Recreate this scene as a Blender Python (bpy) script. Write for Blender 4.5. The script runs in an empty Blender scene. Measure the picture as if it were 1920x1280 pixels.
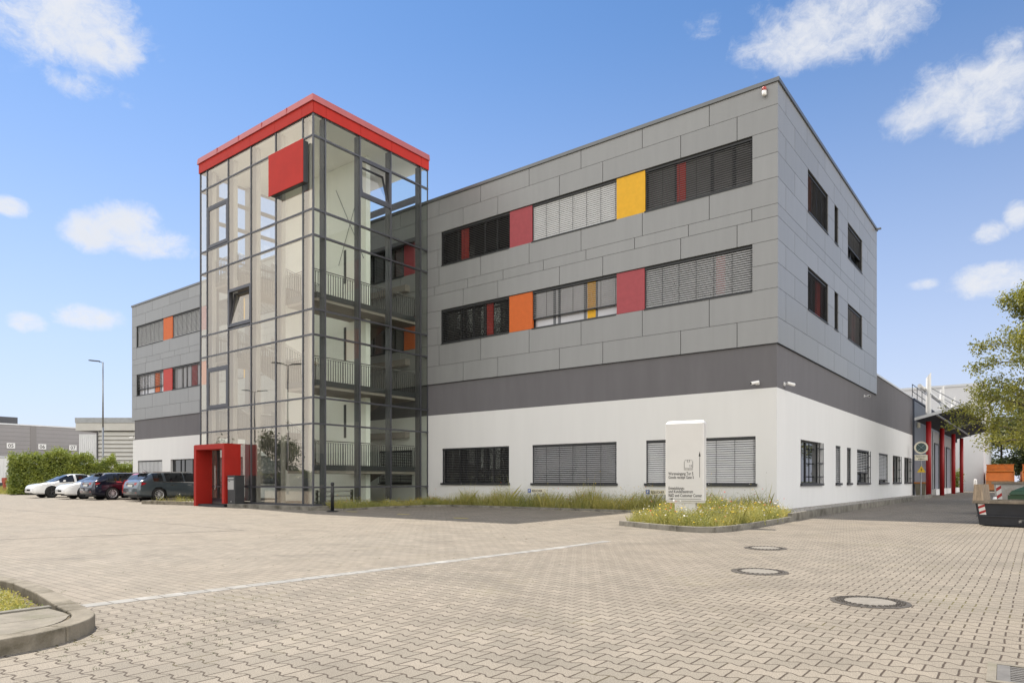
import bpy, bmesh, math, random
from mathutils import Vector, Matrix, Euler
R = math.radians
scene = bpy.context.scene
col = scene.collection
rnd = random.Random(7)

# ------------------------------------------------------------------ materials
def lin(c):
    return tuple((x / 12.92) if x <= .04045 else ((x + .055) / 1.055) ** 2.4 for x in c)

class NT:
    """small helper round a node tree"""
    def __init__(s, tree):
        s.t = tree; s.n = tree.nodes; s.l = tree.links
    def node(s, kind, **kw):
        nd = s.n.new(kind)
        for k, v in kw.items(): setattr(nd, k, v)
        return nd
    def put(s, sock, v):
        if isinstance(v, (int, float, tuple, list)):
            sock.default_value = v
        else:
            s.l.new(v, sock)
    def m(s, op, a, b=None, c=None, clamp=False):
        nd = s.node('ShaderNodeMath', operation=op); nd.use_clamp = clamp
        s.put(nd.inputs[0], a)
        if b is not None: s.put(nd.inputs[1], b)
        if c is not None: s.put(nd.inputs[2], c)
        return nd.outputs[0]
    def mix(s, f, a, b, blend='MIX'):
        nd = s.node('ShaderNodeMix', data_type='RGBA', blend_type=blend)
        s.put(nd.inputs[0], f)
        s.put(nd.inputs[6], a if not isinstance(a, tuple) or len(a) == 4 else a + (1,))
        s.put(nd.inputs[7], b if not isinstance(b, tuple) or len(b) == 4 else b + (1,))
        return nd.outputs[2]
    def noise(s, vec, scale, detail=3, rough=.55, out=0):
        nd = s.node('ShaderNodeTexNoise'); nd.inputs['Scale'].default_value = scale
        nd.inputs['Detail'].default_value = detail; nd.inputs['Roughness'].default_value = rough
        if vec is not None: s.l.new(vec, nd.inputs['Vector'])
        return nd.outputs[out]
    def ramp(s, f, stops):
        nd = s.node('ShaderNodeMapRange'); nd.clamp = True
        s.put(nd.inputs[0], f); nd.inputs[1].default_value = stops[0]; nd.inputs[2].default_value = stops[1]
        nd.inputs[3].default_value = stops[2] if len(stops) > 2 else 0; nd.inputs[4].default_value = stops[3] if len(stops) > 3 else 1
        return nd.outputs[0]
    def scalevec(s, vec, sc):
        nd = s.node('ShaderNodeVectorMath', operation='MULTIPLY'); s.l.new(vec, nd.inputs[0]); nd.inputs[1].default_value = sc
        return nd.outputs[0]

def newmat(name):
    m = bpy.data.materials.new(name); m.use_nodes = True
    nt = NT(m.node_tree); nt.bsdf = m.node_tree.nodes['Principled BSDF']
    nt.pos = nt.node('ShaderNodeNewGeometry').outputs['Position']
    nt.obj = nt.node('ShaderNodeTexCoord').outputs['Object']
    return m, nt

MATS = {}
def mat(name, c, rough=.6, metal=0., var=.0, vscale=2., stretch=None, bump=0., bscale=60., coat=0., island=0., spec=.5, dirt=None, srgb=False):
    """a plain surface with procedural variation; c is a linear base colour"""
    if name in MATS: return MATS[name]
    if srgb: c = lin(c)
    m, nt = newmat(name); b = nt.bsdf
    colr = tuple(c) + (1,)
    b.inputs['Roughness'].default_value = rough; b.inputs['Metallic'].default_value = metal
    b.inputs['Specular IOR Level'].default_value = spec
    if coat: b.inputs['Coat Weight'].default_value = coat; b.inputs['Coat Roughness'].default_value = .04
    src = None
    vec = nt.obj
    if stretch: vec = nt.scalevec(nt.obj, stretch)
    if var:
        n = nt.noise(vec, vscale, 5, .6)
        f = nt.ramp(n, (.3, .7, 1 - var, 1 + var))
        nd = nt.node('ShaderNodeVectorMath', operation='SCALE'); nd.inputs[0].default_value = c
        nt.l.new(f, nd.inputs['Scale']); src = nd.outputs[0]
    if island:
        ri = nt.node('ShaderNodeNewGeometry').outputs['Random Per Island']
        f = nt.ramp(ri, (0, 1, 1 - island, 1 + island))
        nd = nt.node('ShaderNodeVectorMath', operation='SCALE')
        if src is None: nd.inputs[0].default_value = c
        else: nt.l.new(src, nd.inputs[0])
        nt.l.new(f, nd.inputs['Scale']); src = nd.outputs[0]
    if dirt:
        n2 = nt.noise(nt.obj, dirt[1], 6, .65)
        f = nt.ramp(n2, (dirt[2], dirt[3]))
        src = nt.mix(f, src if src is not None else colr, dirt[0])
    if src is None: b.inputs['Base Color'].default_value = colr
    else: nt.l.new(src, b.inputs['Base Color'])
    if bump:
        n3 = nt.noise(nt.obj, bscale, 3, .6)
        bp = nt.node('ShaderNodeBump'); bp.inputs['Strength'].default_value = bump; bp.inputs['Distance'].default_value = .01
        nt.l.new(n3, bp.inputs['Height']); nt.l.new(bp.outputs[0], b.inputs['Normal'])
    MATS[name] = m
    return m

def glassmat(name, base=.1, k=1.2, trans=(.95, .975, .955), tint=(1, .87, .72), rough=0.0):
    m, nt = newmat(name); nt.n.remove(nt.bsdf)
    out = nt.n['Material Output']
    fr = nt.node('ShaderNodeFresnel'); fr.inputs['IOR'].default_value = 1.5
    f = nt.m('MULTIPLY_ADD', fr.outputs[0], k, base, clamp=True)
    f = nt.m('MULTIPLY', f, nt.m('SUBTRACT', 1, nt.node('ShaderNodeNewGeometry').outputs['Backfacing']))      # one coated face per pane
    tr = nt.node('ShaderNodeBsdfTransparent'); tr.inputs[0].default_value = trans + (1,)
    gl = nt.node('ShaderNodeBsdfGlossy'); gl.inputs['Roughness'].default_value = rough; gl.inputs['Color'].default_value = tint + (1,)
    w = nt.noise(nt.pos, .55, 1, .4)
    bp = nt.node('ShaderNodeBump'); bp.inputs['Strength'].default_value = .025; bp.inputs['Distance'].default_value = .05
    nt.l.new(w, bp.inputs['Height']); nt.l.new(bp.outputs[0], gl.inputs['Normal'])
    mx = nt.node('ShaderNodeMixShader'); nt.l.new(f, mx.inputs[0]); nt.l.new(tr.outputs[0], mx.inputs[1]); nt.l.new(gl.outputs[0], mx.inputs[2])
    nt.l.new(mx.outputs[0], out.inputs['Surface'])
    return m

def leafmat(name, c1, c2, scale=.9, tl=.4):
    m, nt = newmat(name); nt.n.remove(nt.bsdf); out = nt.n['Material Output']
    ri = nt.node('ShaderNodeNewGeometry').outputs['Random Per Island']
    n = nt.noise(nt.pos, scale, 3, .6)
    f = nt.m('MULTIPLY_ADD', ri, .55, nt.ramp(n, (.3, .7, -.05, .5)), clamp=True)
    c = nt.mix(f, c1, c2)
    d = nt.node('ShaderNodeBsdfDiffuse'); nt.l.new(c, d.inputs[0])
    t = nt.node('ShaderNodeBsdfTranslucent'); nt.l.new(c, t.inputs[0])
    g = nt.node('ShaderNodeBsdfGlossy'); g.inputs['Roughness'].default_value = .45; g.inputs['Color'].default_value = (.9, .95, 1, 1)
    mx = nt.node('ShaderNodeMixShader'); mx.inputs[0].default_value = tl
    nt.l.new(d.outputs[0], mx.inputs[1]); nt.l.new(t.outputs[0], mx.inputs[2])
    mx2 = nt.node('ShaderNodeMixShader'); mx2.inputs[0].default_value = .05
    nt.l.new(mx.outputs[0], mx2.inputs[1]); nt.l.new(g.outputs[0], mx2.inputs[2])
    nt.l.new(mx2.outputs[0], out.inputs['Surface'])
    return m

def paving_mat():
    m, nt = newmat('paving'); b = nt.bsdf
    sx = nt.node('ShaderNodeSeparateXYZ'); nt.l.new(nt.pos, sx.inputs[0])
    x, y = sx.outputs[0], sx.outputs[1]
    wob = nt.m('ADD', nt.noise(nt.pos, 1.3, 2, .5), nt.m('MULTIPLY', nt.noise(nt.pos, 16, 3, .6), .34))
    xx = nt.m('MULTIPLY_ADD', wob, .03, x); yy = nt.m('MULTIPLY_ADD', wob, .03, y)
    def zone(P, h, A, jw):
        u = nt.m('DIVIDE', xx, P); v = nt.m('DIVIDE', yy, h)
        k = nt.m('FLOOR', nt.m('ADD', v, .5))
        par = nt.m('MODULO', nt.m('ADD', k, 4000), 2)          # 0 / 1
        sign = nt.m('MULTIPLY_ADD', par, -2, 1)
        # trapezoid wave, +1 at 0, -1 at .5
        tri = nt.m('MULTIPLY_ADD', nt.m('ABSOLUTE', nt.m('SUBTRACT', nt.m('FRACT', nt.m('ADD', u, .5)), .5)), -4, 1)
        w = nt.m('MAXIMUM', nt.m('MINIMUM', nt.m('MULTIPLY', tri, 2.2), 1), -1)
        d = nt.m('SUBTRACT', nt.m('SUBTRACT', yy, nt.m('MULTIPLY', k, h)), nt.m('MULTIPLY', nt.m('MULTIPLY', sign, w), A))
        r = nt.m('SUBTRACT', k, nt.m('LESS_THAN', d, 0))
        us = nt.m('MULTIPLY_ADD', r, .5, u)
        dj = nt.m('MULTIPLY', nt.m('ABSOLUTE', nt.m('SUBTRACT', nt.m('FRACT', us), .5)), P)
        dist = nt.m('MINIMUM', nt.m('MULTIPLY', nt.m('ABSOLUTE', d), .74), nt.m('MULTIPLY', dj, .76))
        idx = nt.m('FLOOR', nt.m('ADD', us, .5))
        cmb = nt.node('ShaderNodeCombineXYZ'); nt.l.new(idx, cmb.inputs[0]); nt.l.new(r, cmb.inputs[1])
        wn = nt.node('ShaderNodeTexWhiteNoise', noise_dimensions='2D'); nt.l.new(cmb.outputs[0], wn.inputs['Vector'])
        return dist, wn.outputs['Value']
    dA, rA = zone(.188, .150, .017, .0)
    dB, rB = zone(.215, .110, .0, .0)
    inA = nt.m('GREATER_THAN', x, nt.m('MULTIPLY_ADD', nt.m('ADD', y, 20.43), .0552, -.2))
    farroad = nt.m('GREATER_THAN', y, -1.8)
    def sel(a, c): return nt.m('ADD', nt.m('MULTIPLY', a, inA), nt.m('MULTIPLY', c, nt.m('SUBTRACT', 1, inA)))
    dist = sel(dA, dB); rv = sel(rA, rB)
    joint = nt.ramp(dist, (.0032, .0062, 1, 0))
    joint = nt.m('MULTIPLY', joint, sel(1.0, .55))
    big = nt.noise(nt.pos, .16, 5, .62)
    med = nt.noise(nt.pos, 1.1, 5, .65)
    fine = nt.noise(nt.pos, 115, 3, .75)
    base = nt.mix(nt.ramp(rv, (0, 1)), lin((.615, .575, .52)), lin((.695, .645, .585)))
    base = nt.mix(nt.ramp(big, (.35, .7, 0, .55)), base, lin((.69, .63, .56)))
    base = nt.mix(nt.ramp(med, (.42, .75, 0, .5)), base, lin((.50, .46, .41)))
    # spots of wear, tyre dust and dark stains with shapes of their own
    st = nt.noise(nt.scalevec(nt.pos, (.5, 1.6, 1)), .5, 6, .7)
    base = nt.mix(nt.ramp(st, (.56, .74, 0, .48)), base, lin((.44, .41, .37)))
    # faint wheel tracks of the turning lorries, worn into the stones
    rr = nt.m('SQRT', nt.m('ADD', nt.m('POWER', nt.m('ADD', x, 26), 2), nt.m('POWER', nt.m('SUBTRACT', y, 4), 2)))
    tw = nt.m('ABSOLUTE', nt.m('SUBTRACT', nt.m('ABSOLUTE', nt.m('SUBTRACT', nt.m('FRACT', nt.m('DIVIDE', rr, 6.7)), .5)), .14))
    tk = nt.m('MULTIPLY', nt.ramp(tw, (0, .045, 1, 0)), nt.ramp(nt.noise(nt.pos, .35, 4, .6), (.42, .62)))
    base = nt.mix(nt.m('MULTIPLY', tk, .22), base, lin((.46, .43, .40)))
    sp = nt.node('ShaderNodeTexVoronoi'); sp.inputs['Scale'].default_value = .55; nt.l.new(nt.pos, sp.inputs['Vector'])
    spot = nt.m('MULTIPLY', nt.ramp(nt.m('MULTIPLY_ADD', nt.noise(nt.pos, 6, 3, .6), .18, sp.outputs['Distance']), (.13, .22, 1, 0)), nt.m('GREATER_THAN', nt.m('FRACT', nt.m('MULTIPLY', sp.outputs['Color'], 7.3)), .6))
    base = nt.mix(nt.m('MULTIPLY', spot, .45), base, lin((.38, .35, .32)))
    gr = nt.ramp(fine, (.3, .7, .5, 1.5))
    base = nt.mix(1.0, base, (.615, .632, .63), 'MULTIPLY')
    nd = nt.node('ShaderNodeVectorMath', operation='SCALE'); nt.l.new(base, nd.inputs[0]); nt.l.new(gr, nd.inputs['Scale'])
    moss = nt.ramp(nt.noise(nt.pos, .7, 4, .7), (.56, .66))
    jc = nt.mix(moss, lin((.27, .225, .18)), lin((.36, .33, .17)))
    full = nt.mix(joint, nd.outputs[0], jc)
    # beyond the yard: mown verge and fields
    ax = nt.m('GREATER_THAN', nt.m('ABSOLUTE', nt.m('ADD', x, 20)), 120)
    ay = nt.m('GREATER_THAN', nt.m('ABSOLUTE', nt.m('SUBTRACT', y, 40)), 95)
    out = nt.m('MAXIMUM', ax, ay)
    gcol = nt.mix(nt.ramp(nt.noise(nt.pos, .05, 5, .6), (.35, .65)), (.09, .12, .035), (.16, .15, .06))
    nt.l.new(nt.mix(out, full, gcol), b.inputs['Base Color'])
    b.inputs['Roughness'].default_value = .85
    hgt = nt.m('SUBTRACT', nt.m('MULTIPLY_ADD', rv, .35, nt.m('MULTIPLY', fine, .25)), nt.m('MULTIPLY', joint, 1.3))
    bp = nt.node('ShaderNodeBump'); bp.inputs['Strength'].default_value = .55; bp.inputs['Distance'].default_value = .006
    nt.l.new(hgt, bp.inputs['Height']); nt.l.new(bp.outputs[0], b.inputs['Normal'])
    return m

M = {}
M['paving'] = paving_mat()
M['clad'] = mat('grey_cladding', (.272, .275, .278), .40, .2, .035, 3., (1.2, 1.2, .12), .05, 30, island=.05)
M['cladback'] = mat('cladding_backing', (.03, .03, .03), .9)
M['dark_render'] = mat('dark_render', (.146, .141, .150), .9, 0, .06, 1.4, (1.5, 1.5, .25), .5, 90)
M['white_render'] = mat('white_render', (.72, .716, .705), .9, 0, .02, 1.2, (1.6, 1.6, .18), .35, 90)
M['coping'] = mat('coping_metal', (.16, .165, .17), .35, .6, .05)
M['roof'] = mat('roof_gravel', (.28, .27, .25), .9, 0, .2, 3)
M['frame'] = mat('anthracite_frame', (.030, .032, .036), .45, .1, .08, 3)
M['framel'] = mat('grey_frame', (.13, .135, .15), .4, .3)
M['slat'] = mat('blind_slat', (.60, .60, .60), .5, .0, .05, 2)
M['slatm'] = mat('blind_slat_mid', (.47, .47, .47), .5, 0, .05, 2)
M['slatg'] = mat('blind_slat_grey', (.34, .34, .345), .5, .1, .05, 2)
M['slatd'] = mat('blind_slat_dark', (.16, .16, .165), .5, .2, .06, 2)
M['cord'] = mat('blind_cord', (.05, .05, .05), .8)
M['winglass'] = mat('window_glass', (.012, .014, .016), .02, 0, 0, spec=.9)
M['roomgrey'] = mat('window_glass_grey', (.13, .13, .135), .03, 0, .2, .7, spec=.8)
M['pale_reflection'] = mat('window_glass_reflection', (.52, .52, .56), .03, 0, .1, .7, spec=.8)  # pale base colour stands in for bright reflections in these panes
M['p_red'] = mat('panel_raspberry', (.36, .062, .075), .6, 0, .08, 5, bump=.3, bscale=140)
M['p_orange'] = mat('panel_orange', (.62, .13, .02), .6, 0, .06, 5, bump=.3, bscale=140)
M['p_yellow'] = mat('panel_yellow', (.78, .42, .015), .6, 0, .06, 5, bump=.3, bscale=140)
M['p_scarlet'] = mat('panel_scarlet', (.50, .05, .04), .6, 0, .06, 5, bump=.3, bscale=140)
M['red'] = mat('red_sheet', (.46, .022, .012), .6, 0, .07, 1.5, spec=.3)
M['redp'] = mat('red_portal_sheet', (.34, .016, .010), .6, 0, .09, 1.5, spec=.3, bump=.04, bscale=4)
M['redcap'] = mat('red_cap_sheet', (.46, .13, .13), .32, .5, .06, 2)
M['redcol'] = mat('red_column_paint', (.30, .008, .010), .5, 0, .1, 1.2)
M['tglass'] = glassmat('tower_glass', .155, 1.3, trans=(.975, .985, .97), tint=(1, .90, .77))
M['tglass2'] = glassmat('tower_glass_side', .05, 1.0, trans=(.86, .885, .87))
M['tglass3'] = glassmat('tower_glass_green', .02, 1.0, trans=(.965, .992, .96), tint=(1, .93, .82))
M['mull'] = mat('mullion_grey', (.085, .087, .10), .38, .4, .05)
M['inwhite'] = mat('interior_white', (.90, .895, .86), .85, 0, .02, 1)
M['conc'] = mat('concrete', (.215, .188, .145), .9, 0, .2, 5, None, .7, 70, dirt=((.085, .072, .045, 1), 3.2, .45, .68))
M['concd'] = mat('kerb_concrete', (.21, .195, .165), .9, 0, .22, 3.2, None, .6, 45, dirt=((.075, .068, .05, 1), 2.3, .45, .7))
M['stair'] = mat('stair_concrete', (.22, .19, .17), .8, 0, .06, 2)
M['rail'] = mat('rail_steel', (.035, .037, .04), .5, .2)
M['railhand'] = mat('handrail_steel', (.5, .5, .5), .25, .9)
M['soil'] = mat('soil', (.10, .078, .045), .95, 0, .4, 8, None, .8, 40)
M['gravel'] = mat('gravel_stone', (.33, .31, .28), .9, 0, .2, 20, island=.35)
M['white'] = mat('white_paint', (.80, .79, .77), .45, 0, .03, 2, bump=.03)
M['signwhite'] = mat('sign_white', (.64, .625, .60), .4, 0, .03, 1.4, dirt=((.5, .48, .43, 1), 1.2, .62, .9))
M['black'] = mat('black_print', (.012, .012, .012), .6)
M['ink'] = mat('grey_print', (.018, .018, .018), .7)
M['blue'] = mat('sign_blue', (.02, .08, .32), .45)
M['iron'] = mat('cast_iron', (.085, .074, .062), .7, .2, .35, 14, None, .6, 60)
M['bollard'] = mat('black_plastic', (.014, .015, .017), .45, 0, .2, 6)
M['steel'] = mat('brushed_steel', (.55, .55, .56), .3, .9, .05, 4)
M['post'] = mat('galvanised_post', (.32, .33, .34), .45, .7, .12, 3)
M['rubber'] = mat('tyre_rubber', (.018, .018, .018), .8, 0, .15, 20)
M['alloy'] = mat('alloy_wheel', (.62, .62, .63), .38, .35)
M['alloyd'] = mat('dark_alloy_wheel', (.09, .09, .095), .35, .6)
M['carglass'] = mat('car_glass', (.010, .012, .014), .03, 0, spec=.8)
M['carblack'] = mat('car_black_trim', (.014, .014, .015), .5)
M['lampred'] = mat('tail_lamp', (.35, .006, .012), .15, 0, coat=1)
M['lampclear'] = mat('head_lamp', (.09, .095, .11), .12, .4, coat=1)
M['chrome'] = mat('chrome_trim', (.7, .7, .7), .15, 1)
M['plate'] = mat('number_plate', (.7, .7, .68), .5)
M['bark'] = mat('bark', (.085, .068, .05), .9, 0, .35, 6, (4, 4, .6), .9, 25)
M['leaf'] = leafmat('tree_leaf', (.10, .13, .02), (.44, .40, .055))
M['leafd'] = leafmat('tree_leaf_dark', (.030, .055, .012), (.135, .155, .040))
M['hedge'] = leafmat('hedge_leaf', (.07, .12, .018), (.42, .46, .075), 1.1, .22)
M['hedgecore'] = mat('hedge_twigs', (.025, .028, .012), .95, 0, .4, 4)
M['grass'] = leafmat('meadow_blade', (.17, .22, .045), (.60, .51, .14), .8)
M['petal_red'] = mat('poppy_petal', (.62, .07, .04), .7, island=.3)
M['petal_white'] = mat('daisy_petal', (.75, .72, .68), .7, island=.15)
M['petal_yel'] = mat('yellow_petal', (.75, .52, .03), .7, island=.2)
M['seed'] = mat('dark_seed_head', (.06, .035, .03), .9, island=.3)
M['sheet_grey'] = mat('warehouse_sheet', (.30, .285, .285), .55, .1, .06, .4)
M['sheet_dark'] = mat('dark_sheet', (.06, .06, .065), .6)
M['sheet_light'] = mat('hall_sheet', (.50, .49, .455), .5, .1, .05, 1)
M['sheet_pale'] = mat('pale_sheet', (.66, .67, .68), .4, .2, .04, 1)
M['corr'] = mat('corrugated_blue_grey', (.20, .215, .25), .4, .5, .06, 1)
M['door_grey'] = mat('door_grey', (.22, .23, .27), .5, .1, .05, 1)
M['soffit'] = mat('canopy_sheet', (.045, .048, .060), .85, 0, .06, 1, spec=.15)
M['office_white'] = mat('office_white', (.70, .70, .71), .7, 0, .03, .6)
M['orange'] = mat('container_orange', (.58, .15, .015), .5, 0, .12, 1.6, dirt=((.24, .10, .04, 1), 1.4, .55, .8))
M['orangeold'] = mat('container_orange_worn', (.40, .17, .06), .7, 0, .22, 3, dirt=((.10, .06, .035, 1), 1.6, .5, .75))
M['skip_black'] = mat('skip_black', (.016, .018, .024), .5, 0, .3, 3, dirt=((.34, .33, .31, 1), 1.9, .69, .74))
M['skip_rim'] = mat('skip_rim', (.20, .165, .125), .8, .1, .35, 5, dirt=((.45, .40, .33, 1), 4, .58, .72))
M['skip_grey'] = mat('skip_grey', (.36, .35, .33), .7, .1, .2, 3, dirt=((.20, .12, .08, 1), 1.6, .5, .7))
M['wood'] = mat('rusty_plate', (.26, .20, .14), .85, 0, .4, 4, (5, 5, .7), .5, 30)
M['signred'] = mat('sign_red', (.34, .02, .02), .6)
M['green'] = mat('bin_green', (.035, .075, .035), .5, 0, .1, 3)
M['binbrown'] = mat('bin_grey_brown', (.22, .20, .15), .6, 0, .1, 3)
M['binlid'] = mat('bin_lid_orange', (.52, .19, .035), .5)
M['cream'] = mat('sign_cream', (.66, .62, .50), .6, 0, .1, 4)
M['faded'] = mat('sign_faded_blue', (.05, .085, .085), .6, 0, .2, 6)
M['paleblue'] = mat('sign_pale_cross', (.55, .65, .68), .6)
M['sunyellow'] = mat('warning_yellow', (.62, .40, .02), .5)
M['line'] = mat('white_line_paver', (.30, .292, .275), .85, 0, .24, 5, None, .3, 90, island=.16, dirt=((.25, .235, .21, 1), 1.3, .45, .62))
M['gutter'] = mat('gutter_paver', (.24, .21, .175), .9, 0, .2, 5, island=.2)
M['slab'] = mat('island_slab', (.20, .178, .142), .9, 0, .2, 7, None, .5, 60, dirt=((.13, .125, .075, 1), 2.4, .5, .75), island=.08)
M['lid'] = mat('concrete_lid', (.225, .205, .175), .9, 0, .14, 6, None, .5, 60)
M['yellow_mark'] = mat('yellow_mark', (.6, .5, .04), .8, 0, .3, 9)

# ------------------------------------------------------------------ mesh tools
class MB:
    def __init__(s): s.v = []; s.f = []; s.mi = []
    def face(s, pts, m=0):
        i = len(s.v); s.v += [tuple(p) for p in pts]; s.f.append(tuple(range(i, i + len(pts)))); s.mi.append(m); return s
    def solid(s, bottom, top, m=0):
        n = len(bottom); i = len(s.v); s.v += [tuple(p) for p in bottom] + [tuple(p) for p in top]
        s.f.append(tuple(i + k for k in reversed(range(n)))); s.f.append(tuple(i + n + k for k in range(n)))
        for k in range(n):
            k2 = (k + 1) % n; s.f.append((i + k, i + k2, i + n + k2, i + n + k))
        s.mi += [m] * (n + 2); return s
    def box(s, x0, x1, y0, y1, z0, z1, m=0):
        x0, x1 = min(x0, x1), max(x0, x1); y0, y1 = min(y0, y1), max(y0, y1); z0, z1 = min(z0, z1), max(z0, z1)
        b = [(x0, y0, z0), (x1, y0, z0), (x1, y1, z0), (x0, y1, z0)]
        return s.solid(b, [(p[0], p[1], z1) for p in b], m)
    def prism(s, poly, z0, z1, m=0):
        a = sum(poly[i][0] * poly[(i + 1) % len(poly)][1] - poly[(i + 1) % len(poly)][0] * poly[i][1] for i in range(len(poly)))
        if a < 0: poly = poly[::-1]
        return s.solid([(x, y, z0) for x, y in poly], [(x, y, z1) for x, y in poly], m)
    def bar(s, p, q, w, h=None, m=0):
        h = h or w; p, q = Vector(p), Vector(q); d = (q - p).normalized()
        up = Vector((0, 0, 1)) if abs(d.z) < .95 else Vector((0, 1, 0))
        a = d.cross(up).normalized() * (w / 2); b = a.cross(d).normalized() * (h / 2)
        ring = [a + b, -a + b, -a - b, a - b]
        return s.solid([p + r for r in ring], [q + r for r in ring], m)
    def tube(s, p, q, r0, r1=None, n=8, m=0):
        r1 = r0 if r1 is None else r1; p, q = Vector(p), Vector(q); d = (q - p)
        if d.length < 1e-6: return s
        d.normalize(); up = Vector((0, 0, 1)) if abs(d.z) < .95 else Vector((0, 1, 0))
        a = d.cross(up).normalized(); b = a.cross(d).normalized()
        rg = [(a * math.cos(t) + b * math.sin(t)) for t in [2 * math.pi * k / n for k in range(n)]]
        return s.solid([p + r * r0 for r in rg], [q + r * r1 for r in rg], m)
    def lathe(s, prof, c=(0, 0, 0), n=24, axis='z', m=0):
        i = len(s.v); k = len(prof)
        for j in range(n):
            t = 2 * math.pi * j / n; ct, st = math.cos(t), math.sin(t)
            for r, h in prof:
                p = (r * ct, r * st, h) if axis == 'z' else ((h, r * ct, r * st) if axis == 'x' else (r * ct, h, r * st))
                s.v.append((p[0] + c[0], p[1] + c[1], p[2] + c[2]))
        for j in range(n):
            j2 = (j + 1) % n
            for q in range(k - 1):
                s.f.append((i + j * k + q, i + j2 * k + q, i + j2 * k + q + 1, i + j * k + q + 1)); s.mi.append(m)
        return s
    def build(s, name, mats, parent=None, smooth=False, bevel=0):
        me = bpy.data.meshes.new(name); me.from_pydata(s.v, [], s.f); 
        mats = mats if isinstance(mats, (list, tuple)) else [mats]
        for mm in mats: me.materials.append(mm)
        if len(mats) > 1: me.polygons.foreach_set('material_index', s.mi)
        if smooth: me.polygons.foreach_set('use_smooth', [True] * len(me.polygons))
        me.update()
        o = bpy.data.objects.new(name, me); col.objects.link(o)
        if parent is not None: o.parent = parent
        if bevel:
            bm = o.modifiers.new('edge', 'BEVEL'); bm.width = bevel; bm.segments = 2; bm.limit_method = 'ANGLE'
        return o

def fix_normals(o):
    bm = bmesh.new(); bm.from_mesh(o.data); bmesh.ops.recalc_face_normals(bm, faces=bm.faces); bm.to_mesh(o.data); bm.free(); return o

def tag(o, label=None, cat=None, group=None, kind=None):
    if label: o['label'] = label
    if cat: o['category'] = cat
    if group: o['group'] = group
    if kind: o['kind'] = kind
    return o
def thing(name, label, cat, loc=(0, 0, 0), rz=0, group=None, scale=1):
    o = bpy.data.objects.new(name, None); col.objects.link(o)
    o.location = loc; o.rotation_euler = (0, 0, rz); o.scale = (scale,) * 3; o.empty_display_size = .3
    return tag(o, label, cat, group)
def structure(o): return tag(o, kind='structure')
def copy_tree(o, parent=None):
    c = o.copy(); col.objects.link(c); c.parent = parent
    for ch in list(o.children): copy_tree(ch, c)
    return c

def lettering(text, size, loc, rot, m, parent, sx=1., align='LEFT', name='lettering', extrude=.002):
    cu = bpy.data.curves.new(name, 'FONT'); cu.body = text; cu.size = size; cu.extrude = extrude; cu.offset = size * .008; cu.align_x = align; cu.resolution_u = 3
    tmp = bpy.data.objects.new(name, cu); col.objects.link(tmp)
    bpy.context.view_layer.update()
    me = bpy.data.meshes.new_from_object(tmp.evaluated_get(bpy.context.evaluated_depsgraph_get()))
    bpy.data.objects.remove(tmp); bpy.data.curves.remove(cu)
    me.materials.clear(); me.materials.append(m)
    o = bpy.data.objects.new(name, me); col.objects.link(o); o.parent = parent
    o.location = loc; o.rotation_euler = rot; o.scale = (sx, 1, 1)
    return o

def gz(y): return min(.1, max(0, .008 * (y + 13)))
def dup_loc(x, y, dz=0): return (x, y, gz(y) + dz)

# ------------------------------------------------------------------ camera, sun, sky
CAM = (6.87, -23.03, 1.2); YAW = math.atan(992 / 1275.)
cam = bpy.data.cameras.new('camera'); cam.lens = 36 * 1275 / 1920.; cam.sensor_width = 36; cam.shift_y = 261 / 1920.
cam.clip_end = 5000; cam.clip_start = .05
co = bpy.data.objects.new('camera', cam); col.objects.link(co); co.location = CAM; co.rotation_euler = (R(90), 0, YAW)
scene.camera = co

SUN_EL = R(54.5); SUN_DIR = Vector((-.986 * math.cos(SUN_EL), .166 * math.cos(SUN_EL), math.sin(SUN_EL))).normalized()
sl = bpy.data.lights.new('sun', 'SUN'); sl.energy = 4.5; sl.angle = R(.53); sl.color = (1, .93, .82)
so = bpy.data.objects.new('sun', sl); col.objects.link(so); so.rotation_euler = SUN_DIR.to_track_quat('Z', 'Y').to_euler(); so.location = (-40, 10, 60)

w = bpy.data.worlds.new('World'); scene.world = w; w.use_nodes = True
nt = NT(w.node_tree); nt.n.clear()
sky = nt.node('ShaderNodeTexSky', sky_type='NISHITA'); sky.sun_disc = False; sky.sun_elevation = SUN_EL
sky.sun_rotation = math.atan2(SUN_DIR.x, SUN_DIR.y); sky.air_density = 1.0; sky.dust_density = .15; sky.ozone_density = 3.0; sky.altitude = 100
skyc = nt.mix(1.0, sky.outputs[0], (.82, 1.02, 1.18), 'MULTIPLY')
bgs = nt.node('ShaderNodeBackground'); bgs.inputs[1].default_value = .094
tc = nt.node('ShaderNodeTexCoord').outputs['Generated']
sep = nt.node('ShaderNodeSeparateXYZ'); nt.l.new(tc, sep.inputs[0])
az = nt.m('ARCTAN2', sep.outputs[0], sep.outputs[1]); el = nt.m('ARCSINE', sep.outputs[2])
hz = nt.m('POWER', nt.m('SUBTRACT', 1, nt.m('DIVIDE', nt.m('MAXIMUM', el, 0), .62), clamp=True), 1.55)
nt.l.new(nt.mix(nt.m('MULTIPLY', hz, .9), skyc, (5.6, 5.72, 6.95)), bgs.inputs[0])      # pale summer haze low over the horizon
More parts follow.
